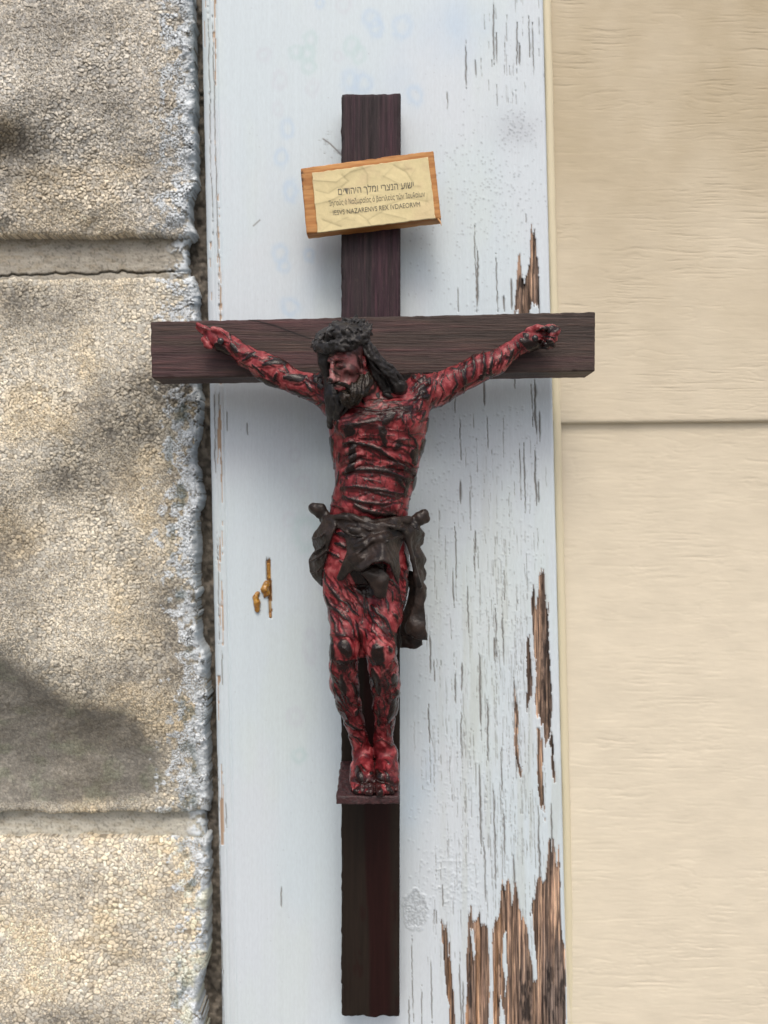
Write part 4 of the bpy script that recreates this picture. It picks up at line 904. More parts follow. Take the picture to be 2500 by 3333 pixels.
def stroke(pl, wpx, hmm=.35, amt=1.0, tgt='b', taper=.5, jit=1.0):
    xs_ = [p[0] for p in pl]; ys_ = [p[1] for p in pl]; m = wpx * 1.6 + 12
    s = np.nonzero(front & (sx > min(xs_) - m) & (sx < max(xs_) + m) & (sy > min(ys_) - m) & (sy < max(ys_) + m))[0]
    if not len(s): return
    d, t = segdist(pl, sx[s] + jx[s] * jit, sy[s] + jy[s] * jit)
    ww = wpx / 2 * (1 - taper * np.abs(2 * t - 1) ** 2) if len(pl) > 1 else wpx / 2
    a = sstep(1.2, .8, d / ww) * amt
    if tgt == 'b': blood[s] = np.maximum(blood[s], a)
    else: red[s] = np.maximum(red[s], a)
    dome_ = 1.35 if wpx > 10 else 1.0; hmm = hmm * dome_; hgt[s] = np.where(np.abs(hgt[s]) > np.abs(hmm * a), hgt[s], hmm * np.sqrt(np.clip(1 - (d / (ww * 1.3)) ** 2, 0, 1)) * np.sign(amt))
def drip(x, y0, y1, z, wd=12):
    a, b = z([(x, y0), (x + 2, y1)]); stroke([a, b], wd * .6 / 2.765, .3, 1, 'b', 0); stroke([b], wd * 1.6 / 2.765, .45, 1, 'b', 0)
k1 = 1 / 2.765; k4 = 1 / 3.318; k5 = 1 / 2.37; k6 = 1 / 2.552
for pl, wd in (([(600, 930), (760, 905), (950, 935), (1100, 905), (1225, 905)], 16), ([(1150, 905), (1225, 903)], 34), ([(580, 1062), (640, 1045), (800, 1040), (920, 1060)], 15), ([(700, 960), (860, 970), (1000, 950)], 11), ([(965, 1050), (1010, 1010), (1065, 960)], 78), ([(610, 1090), (685, 1120), (640, 1165)], 62), ([(690, 1060), (740, 1060)], 30),
               ([(930, 1110), (960, 1170), (980, 1240)], 60), ([(1095, 1235)], 66), ([(600, 1222), (680, 1215), (760, 1225), (850, 1250), (920, 1280), (1000, 1330), (1080, 1390), (1160, 1440), (1240, 1490)], 34), ([(690, 1235), (680, 1330), (665, 1460)], 66), ([(600, 1485), (750, 1455), (880, 1465), (1000, 1480), (1080, 1510), (1200, 1560)], 36),
               ([(590, 1620), (700, 1610), (850, 1630), (1000, 1660), (1170, 1690)], 27), ([(600, 1690), (660, 1730), (760, 1752), (900, 1772), (1020, 1765)], 26), ([(700, 1770), (780, 1820), (900, 1850), (1060, 1862)], 34), ([(490, 1785), (600, 1800)], 16), ([(500, 1160), (492, 1300), (520, 1450)], 36), ([(530, 980), (555, 1030), (525, 1110)], 22), ([(575, 1300), (560, 1400)], 18),
               ([(1225, 1290), (1240, 1380)], 74), ([(1330, 1200), (1315, 1300)], 44), ([(1180, 1080), (1200, 1150), (1255, 1190)], 22), ([(1165, 1010), (1160, 1110)], 14), ([(1010, 1102), (1170, 1110)], 10), ([(1335, 930), (1305, 1000)], 30), ([(1365, 1000), (1350, 1120)], 22), ([(1080, 1520), (1120, 1600), (1160, 1640)], 36), ([(1250, 1500), (1230, 1640)], 26),
               ([(560, 1480), (540, 1600)], 22), ([(1200, 960), (1220, 1030)], 18), ([(1240, 1180), (1260, 1260)], 26), ([(1130, 970), (1145, 1050)], 20), ([(500, 1700), (520, 1760)], 18), ([(640, 900), (560, 960), (520, 1040)], 26), ([(1010, 810), (960, 790)], 40), ([(760, 830), (800, 880)], 24), ([(1120, 980), (1100, 1010)], 12)):
    stroke(Z1(pl), wd * k1, .5 if wd > 30 else .38)
for c_, rr_, hh_ in (([(645, 1085), (655, 1135)], 96, .9), ([(690, 1060), (745, 1062)], 44, .5), ([(985, 1035), (1035, 975)], 88, .8), ([(950, 1100), (962, 1150)], 84, .8), ([(975, 1200), (982, 1235)], 56, .8), ([(1098, 1235)], 78, .7), ([(690, 1245), (682, 1340), (668, 1455)], 78, .5), ([(1165, 908), (1215, 905)], 46, .6), ([(1255, 1300), (1245, 1390)], 70, .6), ([(1330, 1210), (1310, 1330)], 60, .5), ([(500, 1190), (500, 1380)], 40, .6), ([(1190, 1560), (1150, 1690)], 50, .4), ([(1085, 1530), (1120, 1590)], 50, .4)):
    stroke(Z1(c_), rr_ * k1, hh_ * .55, 1, 'b', .15, 1.8)
for c_, rr_ in (([(600, 1385), (640, 1440)], 120), ([(905, 1420), (920, 1500)], 130), ([(490, 1330), (500, 1480)], 50), ([(1075, 1300), (1085, 1450)], 44), ([(1180, 640), (1230, 800)], 44)): stroke(Z3(c_), rr_ * k1, .15, 1, 'b', .15, 1.8)
for x, a, b in ((810, 1300, 1400), (862, 1320, 1410), (930, 1320, 1390), (1020, 1390, 1430), (1082, 1410, 1452), (718, 1500, 1580), (797, 1530, 1560), (932, 1500, 1578), (1070, 1530, 1600), (579, 1500, 1580), (799, 1645, 1675), (944, 1690, 1740), (1033, 1700, 1745), (1117, 1735, 1775), (870, 1710, 1725), (750, 1650, 1690), (660, 1240, 1320), (1150, 1500, 1560), (850, 1120, 1180), (800, 1130, 1170), (1150, 1620, 1660), (640, 1500, 1540), (860, 1490, 1520)): drip(x, a, b, Z1, 14)
# shoulder clots: broken glossy crust
for (cx, cy, rr) in ((1370, 1250, 34), (1362, 1278, 22), (1054, 1240, 26), (1035, 1238, 16)):
    for i in range(16):
        a, q = random.uniform(0, 6.3), rr * math.sqrt(random.random()); stroke([(cx + q * math.cos(a), cy + q * math.sin(a))], random.uniform(9, 18), random.uniform(.3, .9), 1, 'b', 0)
for pl, wd in (([(425, 700), (450, 830), (500, 890), (560, 960), (620, 1000)], 26), ([(440, 930), (490, 1030), (560, 1080), (620, 1150)], 34), ([(480, 1080), (530, 1190), (540, 1290)], 20), ([(620, 990), (680, 1070), (745, 1110)], 24), ([(600, 830), (680, 900), (745, 980)], 24), ([(690, 840), (770, 930)], 22), ([(790, 930), (790, 1120)], 28), ([(810, 960), (840, 1080), (870, 1160), (925, 1215)], 26),
               ([(860, 1030), (920, 1100), (970, 1150), (1010, 1230), (1045, 1310)], 38), ([(980, 940), (1000, 1010), (1000, 1100)], 24), ([(1040, 890), (1045, 990)], 26), ([(1150, 540), (1180, 640), (1225, 750)], 24), ([(1180, 800), (1165, 910)], 22), ([(1060, 1105), (1085, 1140)], 40), ([(1130, 950), (1110, 1050)], 18), ([(540, 370), (620, 400), (660, 440)], 44), ([(530, 460), (620, 500)], 40), ([(480, 540), (560, 590)], 36), ([(560, 620), (640, 660)], 24),
               ([(560, 1300), (640, 1290)], 16), ([(560, 1130), (600, 1200)], 16), ([(720, 1180), (740, 1300), (760, 1430)], 24), ([(690, 1240), (700, 1330)], 18), ([(800, 1240), (830, 1330)], 18), ([(500, 1380), (500, 1500)], 36), ([(1060, 1280), (1070, 1400)], 26), ([(590, 1400), (640, 1450), (620, 1400)], 28), ([(550, 1515), (620, 1538), (690, 1512)], 48), ([(880, 1420), (950, 1400), (930, 1490), (895, 1540)], 28), ([(1000, 1400), (1030, 1440)], 40), ([(840, 1480), (880, 1560)], 20),
               ([(580, 1060), (660, 1180), (690, 1230)], 14), ([(900, 1000), (940, 1060)], 14), ([(1080, 800), (1110, 900), (1120, 980)], 16)):
    stroke(Z3(pl), wd * k1, .5 if wd > 30 else .38)
for i in range(26): x = random.uniform(535, 705); stroke(Z3([(x, 1530), (x + random.uniform(-14, 14), random.uniform(1580, 1640))]), 4.5, .3, .95, 'b', .6)
for x, a, b in ((865, 1190, 1260), (770, 1110, 1180), (880, 1080, 1120), (640, 1040, 1080)): drip(x, a, b, Z3, 16)
for pl, wd in (([(430, 60), (432, 300), (510, 450), (560, 560), (620, 680)], 24), ([(415, 250), (450, 420), (500, 540), (570, 650), (650, 760)], 22), ([(450, 300), (540, 430), (600, 570), (650, 640)], 20), ([(590, 820), (680, 880), (760, 915)], 40), ([(530, 320), (560, 480), (570, 520)], 70), ([(640, 400), (695, 500), (700, 540)], 56), ([(705, 690), (690, 750)], 54), ([(500, 600), (580, 740), (640, 860)], 20), ([(640, 280), (600, 340)], 20),
               ([(660, 980), (720, 1000), (750, 1040)], 24), ([(880, 250), (930, 400), (950, 530)], 84), ([(1090, 310), (1110, 430)], 74), ([(1110, 560), (1070, 720), (1040, 830)], 66), ([(950, 860), (940, 800)], 54), ([(930, 640), (960, 760)], 26), ([(1130, 470), (1150, 570)], 40), ([(1000, 300), (1050, 420), (1000, 520)], 24), ([(870, 330), (890, 470)], 24), ([(980, 560), (1010, 660), (1000, 780)], 20), ([(1060, 860), (1080, 980)], 20), ([(1090, 130), (1140, 230)], 20),
               ([(900, 200), (1000, 215)], 28), ([(720, 1320), (740, 1420), (765, 1510)], 72), ([(745, 1290), (800, 1360)], 26), ([(850, 1390)], 46), ([(830, 1490)], 48), ([(930, 1360), (960, 1450)], 76), ([(1000, 1360), (1060, 1430)], 30), ([(1030, 1430), (1060, 1510)], 66), ([(1090, 1600), (1010, 1520)], 70), ([(680, 1560), (720, 1610)], 50), ([(960, 1560), (950, 1640)], 64), ([(1000, 1230), (1060, 1280)], 20), ([(760, 1030), (750, 1100)], 18), ([(880, 1180), (900, 1350)], 22), ([(810, 1570), (800, 1630)], 24)):
    stroke(Z4(pl), wd * k4, .5 if wd > 30 else .34)
for pl, wd in (([(715, 335), (770, 395)], 50), ([(810, 460), (905, 405)], 32), ([(970, 495), (1060, 465), (1130, 490)], 52), ([(1070, 550), (1045, 610)], 30), ([(1130, 590), (1230, 600), (1290, 590)], 62), ([(600, 330), (640, 375), (690, 395)], 62), ([(930, 590), (1060, 645)], 44), ([(1180, 690), (1320, 740)], 30), ([(700, 250), (720, 310)], 16), ([(860, 420), (950, 440)], 14), ([(1120, 500), (1160, 560)], 22), ([(640, 230), (700, 300)], 10), ([(880, 490), (980, 580)], 20), ([(1000, 430), (1060, 440)], 12), ([(1290, 620), (1340, 700)], 26), ([(800, 420), (850, 395)], 14), ([(470, 200), (560, 225)], 8), ([(1390, 800), (1450, 780)], 26)):
    stroke(Z5(pl), wd * k5, .5 if wd > 30 else .36)
for pl, wd in (([(430, 510), (415, 620)], 26), ([(485, 465), (495, 550), (470, 640)], 32), ([(570, 435), (582, 560), (555, 650)], 34), ([(655, 420), (625, 560), (630, 620)], 26), ([(720, 410), (700, 520)], 20), ([(775, 365), (800, 450)], 16), ([(395, 570), (420, 690)], 34), ([(330, 590), (345, 690), (300, 770)], 24), ([(250, 610), (210, 690), (250, 770)], 16), ([(180, 660), (170, 760)], 16), ([(890, 330), (960, 365), (1060, 385)], 88), ([(925, 290)], 56), ([(1090, 240), (1190, 240)], 66), ([(845, 350), (860, 400)], 36), ([(1100, 330), (1150, 370)], 60), ([(1000, 330), (1100, 380)], 60), ([(1060, 300), (1160, 300)], 30), ([(960, 400), (1080, 400)], 50), ([(1040, 230), (1110, 215)], 20),
               ([(540, 620), (660, 600)], 26), ([(740, 450), (780, 480)], 16), ([(80, 810), (120, 790)], 50), ([(60, 830), (30, 900)], 26), ([(1010, 250), (1060, 230)], 20), ([(820, 400), (760, 520)], 26), ([(300, 560), (360, 570)], 18)):
    stroke(Z6(pl), wd * k6, .55 if wd > 30 else .4)
# face: dried runs from the crown, a bruise, eye socket shade painted dark
for pl, wd in (([(860, 580), (900, 700), (920, 830)], 34), ([(830, 590), (870, 650)], 22), ([(930, 640), (960, 760), (960, 860)], 28), ([(545, 850), (600, 900), (660, 940)], 22), ([(600, 1010), (650, 995)], 18), ([(500, 640), (560, 680)], 40), ([(480, 780), (500, 830)], 26), ([(980, 720), (1000, 760)], 22), ([(640, 830), (690, 840)], 26), ([(880, 900), (950, 880)], 40)):
    stroke(Z7(pl), wd / 4.1475, .2, .85)
for pl, wd in (([(800, 790), (850, 860), (790, 900)], 110), ([(560, 860), (620, 910)], 50), ([(620, 600), (800, 650)], 40), ([(900, 700), (940, 800)], 90), ([(640, 780), (720, 800)], 80)): stroke(Z7(pl), wd / 4.1475, .1, .8, 'r')
stroke(Z7([(590, 815), (650, 828), (725, 800)]), 8, .12, .9, 'b'); stroke(Z7([(560, 760), (640, 740), (720, 760)]), 9, 0, .6, 'r'); stroke(Z7([(510, 690), (600, 672), (740, 690)]), 5, .1, .7, 'b'); stroke(Z7([(480, 740), (520, 800)]), 8, 0, .8, 'b')
for pl in ([(600, 950), (760, 925), (950, 955), (1200, 925)], [(580, 1080), (700, 1070), (920, 1080)], [(600, 1245), (760, 1248), (920, 1300), (1080, 1412), (1240, 1510)], [(600, 1505), (750, 1475), (880, 1485), (1080, 1530), (1200, 1580)], [(590, 1640), (850, 1650), (1170, 1710)], [(600, 1715), (760, 1775), (1020, 1785)], [(700, 1795), (900, 1872), (1060, 1880)]): stroke(Z1(pl), 44 * k1, .02, .8, 'r', .3)  # shadow side of the lash lines painted as darker red bands
# random thin runs following each part of the body
def runs(n, x0, x1, y0, y1, ang, spread, lng, wpx, tgt, amt, hmm, seed):
    r = np.random.default_rng(seed)
    for i in range(n):
        x, y = r.uniform(x0, x1), r.uniform(y0, y1); a = math.radians(ang + r.normal(0, spread)); l = r.uniform(*lng); pl = [(x, y)]
        for q in range(3): a += r.normal(0, .22); x += l / 3 * math.cos(a); y += l / 3 * math.sin(a); pl.append((x, y))
        stroke(pl, r.uniform(*wpx), hmm, amt, tgt, .9)
runs(26, 1090, 1370, 1300, 1670, 8, 10, (40, 120), (4, 8), 'b', .95, .3, 1); runs(50, 1085, 1375, 1310, 1670, 90, 8, (14, 40), (4, 8), 'b', .85, .2, 21); runs(90, 1080, 1380, 1310, 1680, 92, 12, (20, 60), (3, 8), 'r', .5, .06, 2); runs(34, 1080, 1380, 1300, 1680, 4, 10, (40, 130), (5, 11), 'r', .9, -.12, 3)
runs(40, 1050, 1320, 1830, 2080, 58, 12, (30, 90), (4, 8), 'b', .9, .3, 4); runs(80, 1050, 1320, 1800, 2100, 58, 10, (40, 110), (4, 9), 'r', .7, -.10, 5)
runs(30, 1075, 1170, 2120, 2400, 58, 10, (30, 80), (3, 7), 'b', .9, .35, 6); runs(70, 1075, 1300, 2120, 2420, 65, 20, (20, 80), (4, 12), 'r', .9, .1, 7); runs(36, 1205, 1300, 2140, 2400, 105, 26, (20, 70), (5, 12), 'b', .85, .35, 8)
runs(26, 760, 1060, 1120, 1300, 28, 12, (25, 70), (3, 8), 'b', .8, .3, 9); runs(80, 700, 1060, 1090, 1310, 28, 14, (25, 80), (4, 9), 'r', .8, -.12, 10)
runs(26, 1400, 1700, 1110, 1310, 108, 14, (25, 60), (3, 7), 'b', .85, .3, 11); runs(80, 1400, 1720, 1100, 1310, 115, 16, (25, 70), (4, 9), 'r', .8, -.15, 12)
runs(30, 1140, 1300, 2400, 2590, 80, 25, (15, 50), (3, 8), 'r', .8, .15, 13); runs(36, 1150, 1390, 1290, 1350, 160, 16, (30, 90), (4, 8), 'r', .9, -.08, 14); runs(8, 1160, 1390, 1290, 1350, 165, 20, (30, 60), (4, 7), 'b', .9, .25, 15)
sidebl = sstep(-.45, .0, nrm[:, 1]) * sstep(.38, .54, vn3(V / np.array([2.2, 2.2, 4]), 6)); blood = np.maximum(blood, sidebl * .95)  # patchy darkening on skin turned sideways
neck = inpoly([(1172, 1185), (1200, 1150), (1230, 1180), (1246, 1262), (1232, 1284), (1196, 1288), (1165, 1260)], sx, sy) & ~((np.abs(sx - 1184) < 12) & (np.abs(sy - 1176) < 26)); blood = np.maximum(blood, neck * sstep(.25, .4, vn3(V / 1.5, 3)) * .95)
fbrow = inpoly([(1060, 1120), (1200, 1120), (1190, 1160), (1150, 1152), (1100, 1146), (1070, 1168), (1060, 1190)], sx, sy); blood = np.maximum(blood, fbrow * .75)
lowr = sstep(.25, .8, -nrm[:, 2]) * sstep(.4, .6, vn3(V / 2.2, 7)) * .8; blood = np.maximum(blood, .6 * lowr)  # patchy darkening on downward-facing skin
toes = sstep(2492, 2545, sy) * sstep(.22, .42, vn3(V / np.array([1.6, 1.6, 2.0]), 1)); blood = np.maximum(blood, .9 * toes); red = np.maximum(red, .5 * sstep(2180, 2480, sy) * sstep(.4, .6, vn3(rv / 2.4, 2)))
hollow = inpoly(Z3([(640, 700), (770, 690), (900, 640), (1000, 660), (960, 900), (820, 960), (740, 900)]), sx, sy); blood = np.maximum(blood, hollow * 1.0)  # shade in the hollow under the flap, painted black
face = (sx > 1060) & (sx < 1180) & (sy > 1120) & (sy < 1262) & (V[:, 1] < -24)
tone = .26 + .26 * (vn3(rv / np.array([1.5, 1.5, 2.6]), 5) - .5) + .38 * (vn3(rv / 7.0, 3) - .5) + .55 * red
tone = np.where(face, tone * .8 + .30, tone)
pale = np.where(face, .34 * (1 - red), .0) + np.where(face & (sx < 1105) & (sy > 1215), .35, 0)
wr = (vn3(rv / np.array([1.3, 1.3, 1.9]), 2) - .5) * .13 + (vn3(V / 2.6, 4) - .5) * .34
wr = np.where(face, wr * .25, wr)
V2 = V + nrm * (hgt + wr)[:, None]
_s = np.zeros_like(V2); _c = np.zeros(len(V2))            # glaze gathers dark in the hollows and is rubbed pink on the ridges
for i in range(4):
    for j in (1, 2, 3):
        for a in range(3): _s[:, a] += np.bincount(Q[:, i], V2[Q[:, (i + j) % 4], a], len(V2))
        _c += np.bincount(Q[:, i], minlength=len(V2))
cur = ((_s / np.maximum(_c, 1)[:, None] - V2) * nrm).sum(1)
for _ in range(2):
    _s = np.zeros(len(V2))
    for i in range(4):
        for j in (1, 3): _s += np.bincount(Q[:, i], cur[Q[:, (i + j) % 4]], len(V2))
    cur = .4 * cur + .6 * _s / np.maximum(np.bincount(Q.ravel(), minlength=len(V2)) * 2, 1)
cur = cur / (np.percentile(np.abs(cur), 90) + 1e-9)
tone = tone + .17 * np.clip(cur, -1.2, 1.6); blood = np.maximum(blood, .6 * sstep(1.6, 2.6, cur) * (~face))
body = mesh_obj('figure', V2, Q, M_body, crucifix, True, {'blood': np.clip(blood, 0, 1), 'tone': np.clip(tone, 0, 1), 'pale': np.clip(pale, 0, 1)})

# ---- hair, beard, crown of thorns
def strands(f, path, n, spread, rpx, seed, k=.35, wav=.5):
    """locks of wavy strands that follow a path of (x, y, depth, half width px)"""
    r = np.random.default_rng(seed); p = np.array(path, float); tt = np.linspace(0, 1, len(p)); tq = np.linspace(0, 1, 14)
    for i in range(n):
        o = r.uniform(-1, 1); dph = r.uniform(-1, 1); ph = r.uniform(0, 6.3); a = []
        for t in tq:
            c = [np.interp(t, tt, p[:, q]) for q in range(4)]; j = np.clip(t + .05, 0, 1)
            dx = np.interp(j, tt, p[:, 0]) - np.interp(t - .05, tt, p[:, 0]); dy = np.interp(j, tt, p[:, 1]) - np.interp(t - .05, tt, p[:, 1]); l = math.hypot(dx, dy) + 1e-6
            sft = c[3] * (o * spread + wav * .35 * math.sin(ph + 9 * t)); a.append((c[0] - dy / l * sft, c[1] + dx / l * sft, c[2] - mm(0) * c[3] * math.sqrt(max(0, 1 - min(1, abs(o)) ** 2)) * .95 + .5 * dph * .6 * math.sin(ph + 7 * t), rpx * (1 - .5 * abs(2 * t - 1) ** 3)))
        f.chain(a, k)
def build_hair():
    f = Field((-32, -44, 22), (14, -4, 76), .33)
    f.ell(1130, 1102, -25.5, 72, 48, 10.0, 8, 1); f.ell(1072, 1158, -24, 34, 64, 6.5, 10, 1); f.chain([(1046, 1140, -29, 16), (1054, 1180, -28, 18), (1064, 1215, -27, 15)], 1)
    lock = [(1184, 1118, -28, 22), (1206, 1150, -28, 23), (1232, 1180, -27, 21), (1258, 1206, -25.5, 24), (1284, 1233, -24, 23), (1307, 1258, -23, 21)]
    f.chain([(a, b, Y + 1, r) for a, b, Y, r in lock], 1.0)
    for i in range(11):
        t = i / 10; c = [np.interp(t, np.linspace(0, 1, 6), [q[j] for q in lock]) for j in range(4)]
        f.ell(c[0] + 6 * math.sin(i * 2.3), c[1] + 7 * math.cos(i * 2.1), c[2] - 2.4, 19, 10, 1.7, 40 + 32 * math.sin(i * 1.9), .45)
    strands(f, [(a, b, Y - .8, r) for a, b, Y, r in lock], 7, .75, 5.5, 3, .35, .9)
    fill = [(1202, 1150, -26, 14), (1212, 1184, -26, 15), (1228, 1224, -24.5, 17), (1246, 1258, -23, 17)]; f.chain(fill, 1); strands(f, fill, 6, .8, 4.5, 12)
    back = [(1196, 1170, -22, 22), (1206, 1215, -21, 22), (1215, 1262, -21, 18), (1232, 1298, -23, 12)]
    f.chain(back, 1); strands(f, back, 7, .8, 5, 5)
    f.chain([(1236, 1252, -21, 26), (1258, 1276, -21, 22), (1300, 1272, -21, 24)], 1); f.ell(1262, 1288, -24, 20, 10, 2, 24, .6); f.ell(1298, 1262, -24, 26, 22, 3, 20, .6)
    left = [(1068, 1185, -24, 16), (1074, 1236, -24.5, 22), (1090, 1288, -25, 34), (1090, 1330, -24.5, 30), (1076, 1385, -20, 13)]
    f.chain(left, 1); strands(f, left, 14, .85, 5.5, 7)
    strands(f, [(1110, 1285, -29, 22), (1112, 1320, -28.4, 20), (1095, 1368, -25, 12)], 7, .8, 5, 9)
    return f.mesh()
Vh, Qh = build_hair(); nh = vnormals(Vh, Qh); Vh = Vh + nh * (.3 * (vn3(Vh / 1.4, 3) - .5))[:, None]
mesh_obj('hair', Vh, Qh, M_hair, body)
def build_beard():
    f = Field((-20, -44, 34), (1, -20, 58), .28)
    f.ell(1140, 1278, -29.5, 32, 34, 4.6, -14, 1); f.ell(1150, 1302, -30, 22, 20, 3.8, -16, 1)
    f.chain([(1182, 1206, -26.6, 8), (1180, 1232, -28.2, 12), (1168, 1262, -30, 17)], 1.0); sb = [(1196, 1212, -27.5, 10), (1200, 1244, -28, 14), (1184, 1280, -29.5, 15)]; f.chain(sb, 1); strands(f, sb, 7, .9, 3.4, 15, .25)
    strands(f, [(1181, 1206, -27, 8), (1178, 1236, -29, 13), (1166, 1278, -31, 20), (1152, 1316, -31, 15)], 11, .9, 3.4, 3, .25)
    strands(f, [(1112, 1272, -33.4, 10), (1126, 1294, -34, 20), (1146, 1322, -32.5, 14)], 10, .95, 3.6, 5, .25)
    strands(f, [(1090, 1249, -36.0, 4), (1106, 1248, -36.2, 6), (1126, 1254, -35.0, 7), (1142, 1272, -33.2, 7)], 5, .9, 3.0, 8, .3, .3)
    strands(f, [(1150, 1244, -32.2, 9), (1152, 1276, -33.4, 14), (1142, 1308, -33.6, 10)], 8, .9, 3.6, 11, .25)
    return f.mesh()
Vb, Qb = build_beard(); mesh_obj('beard', Vb, Qb, M_beard, body)
def build_crown():
    f = Field((-36, -48, 46), (2, -8, 80), .30); r = np.random.default_rng(4)
    ring = lambda a, e=0.0, lift=0.0: (1113 + (76 + e) * math.cos(a) + 4 * math.sin(a), 1094 + (28 + e * .4) * math.sin(a) - 14 * math.cos(a) - lift + 18 * max(0, -math.cos(a)) ** 2, -26.0 - 9.6 * math.sin(a))
    for k in range(6):
        ph = k * 1.05; pts = []
        for i in range(81):
            a = 2 * math.pi * i / 80; tw = 4 * a + ph; x, y, Y = ring(a, 12 * math.cos(tw) + r.normal(0, 2.5), 13 * math.sin(tw) + r.normal(0, 3)); pts.append((x, y, Y + 1.2 * math.sin(tw * 1.3) + r.normal(0, .3), 6.5 + 2.5 * math.sin(a * 11 + k)))
        f.chain(pts, .35)
    f.chain([ring(2 * math.pi * i / 40) + (15,) for i in range(41)], .8)
    for i in range(105):                      # torn leaf-like scales pressed on the band and over the top of the head
        a = r.uniform(0, 2 * math.pi); q = r.random() ** .5
        if i % 3: x, y, Y = ring(a, r.uniform(-14, 16), r.uniform(-16, 20)); Y -= 1.8 * max(0, math.sin(a)) + .5
        else: x, y, Y = 1120 + 60 * q * math.cos(a), 1082 + 28 * q * math.sin(a), -36.2 + 5.5 * q * q - 1.0 * math.sin(a)
        f.ell(x, y, Y, r.uniform(10, 22), r.uniform(5, 9), .9, r.uniform(-75, 75), .25, False, r.uniform(-50, 50))
        if i % 2: f.ell(x + r.uniform(-14, 14), y + r.uniform(-12, 12), Y - .9, r.uniform(5, 10), r.uniform(3, 6), .9, r.uniform(-80, 80), .3, True)
    for i in range(44):                       # thorns
        a = 2 * math.pi * i / 44 + r.normal(0, .07); p = P(*ring(a, 8, r.uniform(-12, 14))); q = P(*ring(a + r.normal(0, .12), 20 + r.uniform(-4, 6), r.uniform(-10, 30))); q[1] -= r.uniform(.2, 1.6); f.cone(p, 1.2, q, .25, .3)
    return f.mesh()
Vc, Qc = build_crown(); mesh_obj('thorn_crown', Vc, Qc, M_crown, body)

